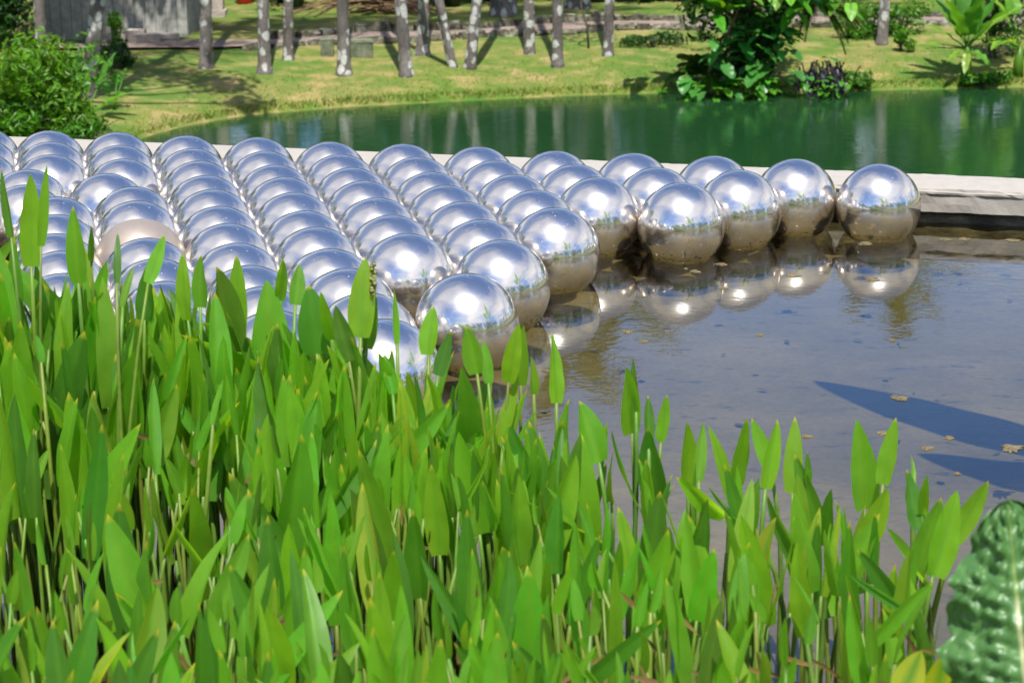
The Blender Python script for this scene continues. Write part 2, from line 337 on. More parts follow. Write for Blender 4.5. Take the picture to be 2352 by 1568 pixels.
# ------------------------------------------------------------------ ground and lake
LAKE_Z=-3.6
SHORE=[(-7.2,6),(-6.6,20),(-6.1,29),(-5.6,32.0),(-5.33,32.84),(-4.93,33.71),(-4.12,34.72),(-2.55,35.49),(-1.18,35.83),(.93,36.35),(2.79,36.57),(5.2,36.45),(8.44,36.61),(14,36.3),(24,33.5),(38,25),(46,5),(40,-14),(18,-16),(-7.2,-10)]
_S=np.array(SHORE)
def shore_dist(x,y):
    """signed distance to the lake outline: positive on land"""
    x=np.asarray(x,float);y=np.asarray(y,float);a=_S;b=np.roll(_S,-1,0)
    best=np.full(x.shape,1e9); ins=np.zeros(x.shape,bool)
    for (x0,y0),(x1,y1) in zip(a,b):
        dx,dy=x1-x0,y1-y0; t=np.clip(((x-x0)*dx+(y-y0)*dy)/(dx*dx+dy*dy),0,1)
        best=np.minimum(best,np.hypot(x-x0-t*dx,y-y0-t*dy))
        c=((y0>y)!=(y1>y)); 
        if dy!=0: ins^= c&(x<(x1-x0)*(y-y0)/dy+x0)
    return np.where(ins,-best,best)
def ground(x,y):
    x=np.asarray(x,float);y=np.asarray(y,float); d=shore_dist(x,y); r=np.hypot(x,y)
    up=np.interp(d,[0,.12,.6,1.5,3,5,10,30,60],[0,.10,.22,.36,.50,.58,.68,.9,1.1])+.035*np.sin(x*1.9+y*.7)*np.sin(y*1.3-x*.5)*np.clip(d-.3,0,1)
    hill=.13*np.clip(r-75,0,None)*np.clip(1.2-r/900,0,1)
    return LAKE_Z+np.where(d>0,up,np.maximum(d*.5,-1.0))+np.where(d>0,hill,0)
def gz(x,y): return float(ground(np.array([x]),np.array([y]))[0])
def on_ground(X,Y):
    r=ray(X,Y); y=np.arange(11,70,.02); x=r.x*(y/r.y); z=CAM_Z+r.z*(y/r.y); h=ground(x,y); k=int(np.argmax(z<=h))
    return Vector((x[k],y[k],h[k]))
def axis(a,b,fine,lo,hi,grow=1.28):
    g=list(np.arange(a,b+1e-6,fine)); s=fine; p=a
    while p>lo: s*=grow; p-=s; g.insert(0,p)
    s=fine; p=g[-1]
    while p<hi: s*=grow; p+=s; g.append(p)
    return np.array(g)
gx=axis(-10,11.5,.25,-700,700); gy=axis(31,49,.2,-700,900)
GX,GY=np.meshgrid(gx,gy); GZ=ground(GX,GY)
me=bpy.data.meshes.new('ground'); nx,ny=len(gx),len(gy)
me.from_pydata(np.stack([GX.ravel(),GY.ravel(),GZ.ravel()],1).tolist(),[],[(j*nx+i,j*nx+i+1,(j+1)*nx+i+1,(j+1)*nx+i) for j in range(ny-1) for i in range(nx-1)])
me.materials.append(MT['grass']); me.polygons.foreach_set('use_smooth',[True]*len(me.polygons))
go=bpy.data.objects.new('ground',me); COL.objects.link(go); tag(go,'sunlit grassy bank and land around the green lake',kind='structure')
b=MB(); b.add([(-9,4,LAKE_Z),(60,-30,LAKE_Z),(60,42,LAKE_Z),(-9,42,LAKE_Z)],[(0,1,2,3)]); o=b.build('lake',MT['lake'],smooth=False); tag(o,'dark green lake beyond the concrete ledge',kind='structure')

# ------------------------------------------------------------------ roof terrace, pond, ledge
U=Vector((.95099,-.30921,0)); NN=Vector((.30921,.95099,0))
def pl(s,t,z): return U*s+NN*t+Vector((0,0,z))
S0,S1,T0,T1=-9.0,11.0,2.0,8.09
FLOOR=-.14
def slab(name,s0,s1,t0,t1,z0,z1,mt,label,kind='structure'):
    b=MB(); v=[pl(s,t,z) for z in (z0,z1) for (s,t) in ((s0,t0),(s1,t0),(s1,t1),(s0,t1))]
    b.add(v,[(3,2,1,0),(4,5,6,7),(0,1,5,4),(1,2,6,5),(2,3,7,6),(3,0,4,7)]); o=b.build(name,mt,smooth=False)
    if label: tag(o,label,kind=kind)
    return o
slab('building_base',S0-.5,S1+.5,-9,T1+.24,-3.9,-.30,MT['shed'],'concrete building whose roof carries the pond')
slab('pond_floor',S0-.2,S1+.2,T0-.2,T1+.12,-.296,FLOOR,MT['floor'],'brown silty floor of the shallow pond')
slab('terrace',S0-.4,S1+.4,-8.9,T0-.05,-.298,.10,MT['terrace'],'paved roof terrace on the near side of the pond')
slab('pond_water',S0,S1,T0-.045,T1+.05,-.0005,0,MT['pond'],None)
wt=bpy.data.objects['pond_water']
b=MB(); b.add([pl(S0,T0-.045,0),pl(S1,T0-.045,0),pl(S1,T1+.05,0),pl(S0,T1+.05,0)],[(0,1,2,3)]); bpy.data.objects.remove(wt); wt=b.build('pond_water',MT['pond'],smooth=False)
tag(wt,'still shallow pond water with sky and balls mirrored in it',kind='structure')

def ledge(name,p0,p1,label,wid=.30,fine=None):
    """concrete rim: a rough slab that oversails a darker recessed base"""
    root=empty(name,p0); d=(p1-p0); Ln=d.length; d/=Ln; nn=Vector((-d.y,d.x,0)); top,bot=.13,.045
    prof=[(0,bot),(0,bot+.03),(0,bot+.058),(-.004,top-.018),(-.004,top-.011),(.001,top-.009),(.004,top),(.03,top+.001),(wid*.33,top+.002),(wid*.66,top+.002),(wid-.012,top),(wid,top-.008),(wid,bot),(.03,bot)]
    st=[];x=0
    while x<Ln: st.append(x); x+= .022 if fine and fine[0]<x<fine[1] else .35
    st.append(Ln); b=MB(); vs=[];k=len(prof)
    for s in st:
        for i,(a,z) in enumerate(prof):
            q=Vector((s*9,i*1.7,3)); e=noise.noise(q)*.0035+noise.noise(q*4.3)*.002
            zz=z+(noise.noise(Vector((s*6,9,i)))*.003+noise.noise(Vector((s*30,2,i)))*.0022)*(1 if i not in (7,8,9) else .3)
            if i in (3,4) : e+=.003*noise.noise(Vector((s*22,5,0)))
            vs.append(p0+d*s+nn*(a+e)+Vector((0,0,zz)))
    fs=[(j*k+i,j*k+(i+1)%k,(j+1)*k+(i+1)%k,(j+1)*k+i) for j in range(len(st)-1) for i in range(k)]
    fs.append(tuple(range(k))); fs.append(tuple(range(len(vs)-1,len(vs)-1-k,-1)))
    b.add(vs,[f[::-1] for f in fs]); fix(b.build('coping',MT['ledge'],root,smooth=False))
    b=MB(); vs=[]; st2=[s for s in st[::2]]+[Ln]
    for s in st2:
        for (a,z) in ((.028,-.25),(.028,-.02),(.032,.01),(.040,bot-.001),(wid-.03,bot-.001),(wid-.03,-.25)):
            e=noise.noise(Vector((s*5,z*40,1)))*.007; vs.append(p0+d*s+nn*(a+e)+Vector((0,0,z)))
    k=6; fs=[(j*k+i,(j+1)*k+i,(j+1)*k+(i+1)%k,j*k+(i+1)%k) for j in range(len(st2)-1) for i in range(k)]
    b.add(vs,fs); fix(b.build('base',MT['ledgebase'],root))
    return tag(root,label,'ledge')
ledge('concrete_ledge',pl(S0-.3,8.076,0),pl(S1+.3,8.076,0),'long cream concrete ledge between the pond of balls and the green lake',fine=(6.5,13.0))
ledge('concrete_ledge',pl(S1,T0,0)+NN*6.05,pl(S1,T0,0),'concrete rim closing the far right end of the pond')
ledge('concrete_ledge',pl(S0,T0,0),pl(S0,T0,0)+NN*6.05,'concrete rim closing the far left end of the pond')

# ------------------------------------------------------------------ mirror balls
BALLS=[(-1,0,-2.124,8.976),(-1,1,-2.062,8.678),(-1,2,-1.998,8.384),(-1,3,-2.026,8.074),(-1,4,-1.968,7.780),(-1,5,-1.913,7.478),(-1,6,-1.838,7.187),(0,0,-1.839,8.879),(0,1,-1.775,8.586),(0,2,-1.715,8.278),(0,3,-1.740,7.977),(0,4,-1.685,7.674),(0,5,-1.526,7.419),(0,6,-1.471,7.123),(0,7,-1.417,6.828),(0,8,-1.342,6.535),(0,9,-1.282,6.239),(0,10,-1.218,5.945),(1,0,-1.552,8.792),(1,1,-1.491,8.489),(1,2,-1.428,8.187),(1,3,-1.440,7.887),(1,4,-1.302,7.619),(1,5,-1.241,7.324),(1,6,-1.185,7.029),(1,7,-1.118,6.735),(1,8,-1.043,6.421),(1,9,-0.976,6.123),(1,10,-0.913,5.827),(1,11,-0.851,5.532),(2,0,-1.267,8.697),(2,1,-1.202,8.404),(2,2,-1.137,8.110),(2,3,-1.075,7.816),(2,4,-1.014,7.522),(2,5,-0.955,7.227),(2,6,-0.892,6.933),(2,7,-0.829,6.633),(2,8,-0.757,6.329),(2,9,-0.689,6.032),(2,10,-0.626,5.738),(2,11,-0.564,5.444),(2,12,-0.507,5.149),(3,0,-0.977,8.607),(3,1,-0.916,8.313),(3,2,-0.851,8.018),(3,3,-0.789,7.724),(3,4,-0.728,7.430),(3,5,-0.669,7.135),(3,6,-0.606,6.841),(3,7,-0.542,6.544),(3,8,-0.468,6.244),(3,9,-0.400,5.952),(3,10,-0.331,5.642),(4,0,-0.691,8.513),(4,1,-0.628,8.219),(4,2,-0.566,7.925),(4,3,-0.504,7.630),(4,4,-0.444,7.334),(4,5,-0.381,7.040),(4,6,-0.319,6.746),(4,7,-0.128,6.173),(5,0,-0.404,8.421),(5,1,-0.340,8.123),(5,2,-0.278,7.828),(5,3,-0.219,7.533),(5,4,-0.156,7.240),(5,5,-0.095,6.945),(5,6,-0.031,6.616),(6,0,-0.119,8.326),(6,1,-0.055,8.029),(6,2,0.012,7.725),(6,3,0.084,7.427),(6,4,0.142,7.132),(7,0,0.167,8.232),(7,1,0.232,7.937),(7,2,0.301,7.641),(8,0,0.453,8.142),(8,1,0.519,7.848),(8,2,0.585,7.545),(9,0,0.742,8.049),(9,1,0.803,7.752),(10,0,1.027,7.952),(11,0,1.312,7.855)]
def sphere_mesh(mt,seed):
    seg,rg,R=64,40,.15; b=MB(); vs=[(0,0,R)]
    for i in range(1,rg):
        a=PI*i/rg
        for j in range(seg): q=2*PI*j/seg; vs.append((R*math.sin(a)*math.cos(q),R*math.sin(a)*math.sin(q),R*math.cos(a)))
    vs.append((0,0,-R)); fs=[]
    for j in range(seg):
        fs.append((0,1+j,1+(j+1)%seg)); e=1+(rg-2)*seg; fs.append((len(vs)-1,e+(j+1)%seg,e+j))
        for i in range(rg-2): p=1+i*seg; fs.append((p+j,p+seg+j,p+seg+(j+1)%seg,p+(j+1)%seg))
    b.add(vs,fs); return b.mesh('mirror_ball',mt)
ms,md=sphere_mesh(MT['steel'],1),sphere_mesh(MT['dull'],2)
for (c,r,x,y) in BALLS:
    o=bpy.data.objects.new('mirror_ball',md if (c,r)==(1,6) else ms); COL.objects.link(o)
    o.location=(x,y,.10+rnd.uniform(-.004,.004)); o.rotation_euler=(rnd.uniform(-.12,.12),rnd.uniform(-.12,.12),rnd.uniform(0,6.28))
    k=12-c
    if (c,r)==(1,6): lb='dull tan steel ball with no mirror polish, among the shiny ones by the reeds'
    elif (c,r)==(11,0): lb='rightmost mirror ball, floating alone beside the bare end of the concrete ledge'
    elif (c,r)==(4,7): lb='largest looking mirror ball, nearest the open water, its foot behind reed tips'
    else: lb=f'mirror steel ball, {ordw(r+1)} from the ledge in the {ordw(k)} column from the right'
    tag(o,lb,'steel ball','mirror balls floating on the pond')

# ------------------------------------------------------------------ far bank: path, kerbs, boxes, shed
def pxline(pts,n=24):
    P=[on_ground(x,y) for x,y in pts]; out=[]
    for i in range(len(P)-1):
        for k in range(n//(len(P)-1)+1): out.append(P[i].lerp(P[i+1],k/(n//(len(P)-1)+1)))
    return out+[P[-1]]
PATH_PX=[(380,116),(640,108),(863,97),(1073,86),(1226,79),(1293,75),(1531,66),(1800,60),(2100,56),(2450,52)]
PW=[on_ground(x,y) for x,y in PATH_PX]
PW=[Vector((-9.5,PW[0].y-.3,0))]+PW+[Vector((14,PW[-1].y+.3,0))]
def along(P,step):
    out=[];acc=0
    for a,b_ in zip(P[:-1],P[1:]):
        n=max(1,int((b_-a).length/step)); out+= [a.lerp(b_,k/n) for k in range(n)]
    return out+[P[-1]]
pth=along(PW,.4); b=MB(); vs=[]
for p in pth:
    for q in (0,.35,.7): z=gz(p.x,p.y+q); vs.append((p.x,p.y+q+.03*math.sin(p.x*7),z+.05))
b.add(vs,[(i*3+j,(i+1)*3+j,(i+1)*3+j+1,i*3+j+1) for i in range(len(pth)-1) for j in range(2)])
tag(b.build('path',MT['path']),'narrow reddish earth path along the top of the bank',kind='structure')
def kerb(off,h,label,lo,hi,sz):
    root=empty('stone_kerb',(PW[1].x,PW[1].y+off,gz(PW[1].x,PW[1].y+off))); pts=along(PW,.02); i=0; x=lo
    def yat(x): return float(np.interp(x,[p.x for p in PW],[p.y for p in PW]))
    while x<hi:
        wd=rnd.uniform(*sz); xc=x+wd/2; y=yat(xc)+off; sl=math.atan2(yat(xc+.2)-yat(xc-.2),.4)
        b=MB(); hh=h*rnd.uniform(.8,1.2); b.box((0,0,0),(wd*1.0,.2,hh),0,jit=.03,taper=.12)
        o=b.build('stone',MT['kerbstone'],root,smooth=False); o.parent=root
        o.location=Vector((xc,y+rnd.uniform(-.02,.02),gz(xc,y)+hh*.42))-root.location; o.rotation_euler=(rnd.uniform(-.06,.06),rnd.uniform(-.05,.05),sl+rnd.uniform(-.05,.05)); x+=wd
    tag(root,label,'kerb')
kerb(-.10,.10,'low dark stone edging on the lake side of the path',-4.6,9.4,(.18,.55))
kerb(.85,.17,'mossy stone kerb on the lawn side of the path, behind the palms',-4.4,9.8,(.14,.42))
for (x,y,wd,lb) in ((752,125,.22,'small mossy concrete box left of the thick ringed palm trunk'),(823,128,.50,'mossy concrete utility box with a flat lid right of the thick palm')):
    p=on_ground(x,y); r=empty('utility_box',p); b=MB(); b.box((0,0,.04),(wd,.4,.38),.06,jit=.008); b.build('body',MT['box'],r,smooth=False)
    b=MB(); b.box((0,0,.25),(wd+.012,.41,.035),.06,jit=.006); b.build('lid',MT['box'],r,smooth=False); tag(r,lb,'box','utility boxes on the bank')

p=on_ground(101,112); q=on_ground(430,106); sy=q.y+.9
X0,X1=at_y(92,60,sy).x,at_y(431,60,sy).x
r=empty('concrete_shed',(X0,sy,gz(X0,sy))); ZB=gz((X0+X1)/2,sy)-.1; H=3.1
n=14; wdt=(X1-X0)/n
for i in range(n):
    b=MB(); b.box((X0+wdt*(i+.5),sy+.06+rnd.uniform(0,.012),ZB+H/2),(wdt-.008,.12,H),0); fix(b.build('panel',MT['shed'],r,smooth=False))
b=MB(); b.box(((X0+X1)/2,sy+1.55,ZB+H/2-.02),(X1-X0-.02,2.8,H-.02)); fix(b.build('wall',MT['shed'],r,smooth=False))
b=MB(); b.box(((X0+X1)/2,sy+1.5,ZB+H+.06),(X1-X0+.3,3.3,.14)); fix(b.build('roof',MT['shed'],r,smooth=False))
tag(r,'grey concrete shed with upright panels behind the leaning palm','shed')
# loose block steps at its foot
r=empty('block_steps',(at_y(300,100,sy-.4).x,sy-.4,gz(-5,sy-.4))); tag(r,'rough concrete block steps at the foot of the shed','steps')
for (a,c,top,bot,dd,rz) in ((232,275,58,98,.16,.0),(271,336,70,104,.34,.05),(298,372,80,110,.55,-.08),(345,410,79,84,.40,.12)):
    A,Bp=at_y(a,top,sy-dd),at_y(c,bot,sy-dd); b=MB(); b.box(((A.x+Bp.x)/2,sy-dd,(A.z+Bp.z)/2-.02),(Bp.x-A.x,.30,A.z-Bp.z+.05),rz,jit=.012); fix(b.build('block',MT['block'],r,smooth=False))
# white-washed pillar and red bin at the top edge
A=on_ground(497,38); b=MB(); b.box((A.x,A.y,A.z+1.3),(.30,.3,2.7)); b.box((A.x,A.y,A.z+.05),(.38,.38,.14)); tag(b.build('pillar',MT['block'],smooth=False),'pale plastered pillar at the corner behind the shed','pillar')
A=on_ground(563,8); r=empty('red_bin',A); b=MB()
b.tube([A+Vector((0,0,z)) for z in (0,.03,.5,.62,.64)],[.15,.17,.2,.21,.22],14); fix(b.build('body',MT['red'],r)); b=MB(); b.tube([A+Vector((0,0,z)) for z in (.645,.70,.74)],[.235,.23,.12],14); fix(b.build('lid',MT['red'],r))
tag(r,'red plastic bin at the top edge beyond the lawn','bin')

# grass blades on the bank
b=MB(); n=11000; X=NR.uniform(-8.5,9.5,n); Dd=np.where(NR.random(n)<.35,NR.uniform(0,.2,n),np.abs(NR.normal(0,1.0,n))); Y=np.interp(X,_S[3:13,0],_S[3:13,1])+Dd+.02
sd_=shore_dist(X,Y); ok=sd_>.02; X,Y=X[ok],Y[ok]; Z=ground(X,Y); n=len(X)
h=NR.uniform(.015,.04,n)*np.where(sd_[ok]<.16,2.6,1); an=NR.uniform(0,2*PI,n); wd=NR.uniform(.006,.014,n); lx,ly=NR.normal(0,.5,n)*h,NR.normal(0,.5,n)*h
V=np.stack([np.stack([X-wd*np.cos(an),Y-wd*np.sin(an),Z-.005],1),np.stack([X+wd*np.cos(an),Y+wd*np.sin(an),Z-.005],1),np.stack([X+lx,Y+ly,Z+h],1)],1).reshape(-1,3)
tn=NR.uniform(.75,1.2,(n,1))*np.where(NR.random((n,1))<.35,np.array([[1.5,1.15,1.7]]),np.array([[.75,1.0,.6]]))
b.v=V.tolist(); b.f=[(3*i,3*i+1,3*i+2) for i in range(n)]; b.c=np.repeat(tn,3,0).tolist()
tag(b.build('grass',MT['blade']),'short patchy lawn grass on the sunlit bank',kind='stuff')

# ------------------------------------------------------------------ palms on the bank
def frond(b,o,az,el,Lr,droop,col,nleaf=26,ll=.5):
    d=Vector((math.cos(az),math.sin(az),0)); pts=[]
    for i in range(9):
        t=i/8; pts.append(o+d*(Lr*t*math.cos(el)*(1-.12*t))+Vector((0,0,Lr*(t*math.sin(el)-droop*t*t))))
    b.tube(pts,[.03*(1-.8*i/8)+.004 for i in range(9)],4,col=(.9,.9,.7))
    s=Vector((-d.y,d.x,0))
    for k in range(nleaf):
        t=.16+.84*k/nleaf; i=min(7,int(t*8)); p=pts[i].lerp(pts[i+1],t*8-i); tg=(pts[i+1]-pts[i]).normalized()
        l=ll*(math.sin(PI*(t*.85+.12))**.6)
        for sg in (-1,1):
            e=p+(s*sg*.85+tg*.55+Vector((0,0,-.28-rnd.uniform(0,.25)))).normalized()*l*rnd.uniform(.85,1.1)
            w_=Vector((0,0,.020))+tg*.012; b.add([p-w_,p+w_,e],[(0,1,2)],tuple(c*rnd.uniform(.8,1.2) for c in col))
def palm(base,top_dir,r0,h,label,flare=1.5,curve=0.,crown=True,rot=0,grp='palm trunks along the far bank'):
    root=empty('palm_tree',base); n=42; pts=[];rad=[];cl=[]
    for i in range(n+1):
        t=i/n; z=h*t**1.25; lean=top_dir*z*(1-.35*t); pts.append(base+Vector((lean+curve*math.sin(min(1,z/4)*PI),0,z-.06)))
        rr=r0*(1-.32*t)*(1+(flare-1)*math.exp(-z/.14)); rad.append(rr*(1+.035*math.sin(i*2.4)+.02*rnd.uniform(-1,1)))
    b=MB(); b.tube(pts,rad,14); fix(b.build('trunk',MT['bark'],root))
    if crown:
        b=MB(); tp=pts[-1]
        for k in range(15):
            el=rnd.uniform(-.25,1.1); frond(b,tp,k*2.4+rot,el,rnd.uniform(1.7,2.2),.34+.2*(1-el),(rnd.uniform(.8,1.2),)*3)
        fix(b.build('crown',MT['palm'],root))
    tag(root,label,'palm',grp); return root
def wpx(p): return p.y/FPX*1.0
PALMS=[ # base px, x of the trunk at the top edge of the picture, width px, flare, height, crown, words
 (97,131,89,24,1.2,8.6,1,'slim pale palm trunk rising out of the bush at the far left'),
 (200,222,227,33,1.25,9.0,1,'leaning dark palm trunk with white lichen spots between bush and shed'),
 (474,156,472,27,1.35,8.8,1,'grey palm trunk standing in front of the right end of the shed'),
 (608,168,604,25,1.6,9.2,1,'palm trunk with round white lichen discs and flared foot, nearest the water left'),
 (662,137,662,21,1.25,8.7,1,'pale grey palm trunk just behind and right of the lichen disc palm'),
 (790,171,787,26,1.5,9.2,1,'thick ringed brown palm trunk standing between the two mossy boxes'),
 (934,174,920,26,1.3,9.0,1,'smooth brown palm trunk leaning left, right of the mossy box'),
 (970,126,973,24,1.6,8.6,1,'grey palm trunk with splayed root foot, behind the smooth brown one'),
 (1041,154,1008,19,1.15,8.8,1,'thin white blotched palm trunk slanting left, one of a crossing pair'),
 (1078,157,1096,23,1.2,9.3,1,'white blotched palm trunk slanting right, the other of the crossing pair'),
 (1216,123,1215,23,1.1,8.9,1,'upright mottled palm trunk standing beside the path, right of the pair'),
 (1281,153,1280,22,1.35,11.7,1,'upright palm trunk with large white patches, nearest the water at centre'),
 (1396,128,1400,20,1.4,10.9,1,'dark narrow palm trunk left of the tropical thicket'),
 (2025,103,2033,22,1.25,10.2,1,'lone grey palm trunk on the bare slope right of the thicket')]
for k,(bx,by,tx,wp,fl,h,cr_,lb) in enumerate(PALMS):
    p=on_ground(bx,by); tp=at_y(tx,0,p.y); slope=(tp.x-p.x)/max(.3,tp.z-p.z)
    palm(p,slope,wp/2*1.13/FPX*p.y,h,lb,fl+.12,0,bool(cr_),k*1.3)
# thick old trunks at the forest edge
for (bx,by,wp,lb) in ((1157,36,66,'broad lichen covered tree foot at the forest edge behind the crossing palms'),(1327,18,62,'broad brown tree foot at the forest edge above the path')):
    p=on_ground(bx,by); r=empty('forest_tree',p); b=MB(); rr=wp/2/FPX*p.y
    b.tube([p+Vector((0,0,z)) for z in (-.1,.05,.3,.8,2,4,7)],[rr*1.15,rr,rr*.9,rr*.82,rr*.72,rr*.6,rr*.4],16); fix(b.build('trunk',MT['bark'],r))
    b=MB(); c_=NR.normal(size=(2600,3)); c_/=np.linalg.norm(c_,axis=1,keepdims=True); c_*=NR.uniform(.55,1,(2600,1)); cc=c_*np.array([[2.0,1.8,1.5]])+np.array([[p.x,p.y,p.z+7.6]])
    b.leaves(cc,c_,.28,NR.uniform(.6,1.3,(2600,1))*np.ones((1,3))); fix(b.build('crown',MT['dark'],r)); tag(r,lb,'tree')
# thin dark sapling stem
p=on_ground(1352,112); r=empty('sapling',p); b=MB(); b.tube([p,p+Vector((-.02,0,.35)),p+Vector((-.13,0,.75)),p+Vector((-.1,0,1.25)),p+Vector((.02,0,1.9)),p+Vector((.1,0,2.6))],[.022,.02,.018,.016,.013,.008],6); fix(b.build('stem',MT['twig'],r))
c_=NR.normal(size=(160,3)); c_/=np.linalg.norm(c_,axis=1,keepdims=True); b=MB(); b.leaves(c_*.5+np.array([[p.x+.1,p.y,p.z+2.6]]),c_,.14,np.ones((160,3))); fix(b.build('crown',MT['dark'],r)); tag(r,'thin crooked sapling stem left of the dark narrow palm','sapling')
# heap of dry fronds
p=on_ground(862,34); r=empty('dry_frond_heap',p); tag(r,'heap of brown dry palm fronds lying on the lawn','frond heap')
for k in range(34):
    a=rnd.gauss(.12,.28)+(PI if rnd.random()<.25 else 0); l=rnd.uniform(.6,1.5); h=rnd.uniform(.05,.36); o=p+Vector((rnd.uniform(-.55,.2),rnd.uniform(-.25,.3),h)); d=Vector((math.cos(a),rnd.uniform(-.25,.25),math.sin(a)*.25-.1))
    b=MB(); q=[o+d*(l*t)+Vector((0,0,.14*math.sin(PI*t)-h*.7*t)) for t in (0,.25,.5,.75,1)]; b.tube(q,[.028,.024,.018,.012,.005],5)
    for t in (.3,.4,.5,.6,.7,.8,.9):
        c0=o+d*(l*t)+Vector((0,0,.14*math.sin(PI*t)-h*.7*t))
        for sg in (-1,1): b.add([c0,c0+Vector((.02,0,.02)),c0+d*.22+Vector((0,sg*.1,rnd.uniform(-.12,.1)))],[(0,1,2)])
    fix(b.build('frond',MT['wood'],r))

# ------------------------------------------------------------------ forest and far woods
def mass(name,trees,nleaf,size,label,mt):
    b=MB()
    for (x,y,h,rx) in trees:
        z0=gz(x,y); n=nleaf; k=rnd.randint(5,8)
        lob=[(rnd.gauss(0,.5)*rx,rnd.gauss(0,.45)*rx,h*rnd.uniform(.38,.92),rx*rnd.uniform(.35,.7)) for _ in range(k)]
        for (lx,ly,lz,lr) in lob:
            m_=n//k; c_=NR.normal(size=(m_,3)); c_/=np.linalg.norm(c_,axis=1,keepdims=True); rr=NR.uniform(.5,1.05,(m_,1))
            b.leaves(c_*rr*np.array([[lr,lr,lr*.8]])+np.array([[x+lx,y+ly,z0+lz]]),c_,size,NR.uniform(.55,1.4,(m_,1))*np.array([[rnd.uniform(.75,1.3),rnd.uniform(.85,1.15),rnd.uniform(.7,1.1)]]))
        b.tube([Vector((x,y,z0-.2)),Vector((x+.1,y,z0+h*.4)),Vector((x,y,z0+h*.75))],[.16+h*.012,.13+h*.008,.05],6,col=(.9,.55,1.1))
    tag(b.build(name,mt),label,kind='stuff')
tr=[]
x=-22
while x<25:
    if not (-.9<x<.3):
        tr.append((x,rnd.uniform(48,54),rnd.uniform(8,10.5),rnd.uniform(1.5,2.1)))
    tr.append((x+.5,rnd.uniform(56,63),rnd.uniform(9,11) if not (-1.6<x<.6) else 5,1.9)); x+=rnd.uniform(1.0,1.5)
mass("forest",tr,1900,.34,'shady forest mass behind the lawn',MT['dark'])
# undergrowth at the forest edge
tr=[(rnd.uniform(-9.5,11),rnd.uniform(44.3,47),rnd.uniform(.8,2.0),rnd.uniform(.45,.8)) for _ in range(60)]
mass('undergrowth',tr,420,.18,'dark leafy undergrowth along the forest edge',MT['dark'])
tr=[]
for k in range(150):
    a=rnd.uniform(.30,2*PI-.30); d=rnd.uniform(30,72); x,y=d*math.sin(a),d*math.cos(a)
    if float(shore_dist(np.array([x]),np.array([y]))[0])<1: continue
    tr.append((x,y,rnd.uniform(8,13)+(.06*d)+(3 if x>0 else 0),rnd.uniform(2.8,4.4)))
tr+=[(-13,11,10.5,3.0),(-15,16,12,3.4),(-11.5,20,9.5,2.6),(-18,6,9,3),(-12.5,25.5,8.5,2.2)]
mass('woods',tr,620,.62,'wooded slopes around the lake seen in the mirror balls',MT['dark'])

# ------------------------------------------------------------------ shrubs and broad-leaved plants on the bank
def shrub(name,loc,rad,n,size,label,mt,cat='shrub',lo=0.,lobes=7,asp=.45,grp=None,tint=(1,1,1)):
    root=empty(name,loc); b=MB(); loc=Vector(loc)
    for k in range(lobes):
        f=rnd.uniform(.35,.6); q=Vector((rnd.gauss(0,.42)*rad[0],rnd.gauss(0,.42)*rad[1],rad[2]*(lo+rnd.uniform(.25,1.35)))); m_=n//lobes
        c_=NR.normal(size=(m_,3)); c_/=np.linalg.norm(c_,axis=1,keepdims=True); rr=NR.uniform(.45,1.06,(m_,1))
        cc=c_*rr*np.array([[rad[0]*f,rad[1]*f,rad[2]*f]])+np.array([[loc.x+q.x,loc.y+q.y,max(loc.z+.1,loc.z+q.z)]])
        cc[:,2]=np.maximum(cc[:,2],loc.z+.02)
        b.leaves(cc,c_,size,NR.uniform(.6,1.35,(m_,1))*np.array([tint])*np.array([[rnd.uniform(.85,1.2),1,rnd.uniform(.8,1.1)]]),asp)
    fix(b.build('foliage',mt,root)); b=MB()
    for k in range(6):
        e=loc+Vector((rnd.gauss(0,.4)*rad[0],rnd.gauss(0,.4)*rad[1],rad[2]*rnd.uniform(.8,1.5))); b.tube([loc+Vector((rnd.uniform(-.1,.1)*rad[0],0,-.05)),loc.lerp(e,.5)+Vector((0,0,.05)),e],[.018,.013,.005],5)
    fix(b.build('stem',MT['twig'],root)); tag(root,label,cat,grp); return root
def bigleaf(b,base,az,el,ln,wd,stalk,col,droop=.25,prof='strap',wave=.25,cup=.2):
    d=Vector((math.cos(az)*math.cos(el),math.sin(az)*math.cos(el),math.sin(el))); p1=base+d*stalk
    b.tube([base,base+d*stalk*.5+Vector((0,0,.01)),p1],[.016,.013,.009],5,col=(1.2,1.2,.8)); up=Vector((-math.cos(az)*math.sin(el),-math.sin(az)*math.sin(el),math.cos(el)))
    b.blade(p1,p1+d*ln,up,wd,cup,-droop,prof,col,nl=12,na=6,wave=wave)
def at_px(X,Y,dy=0):
    p=on_ground(X,Y); return Vector((p.x,p.y+dy,gz(p.x,p.y+dy)))

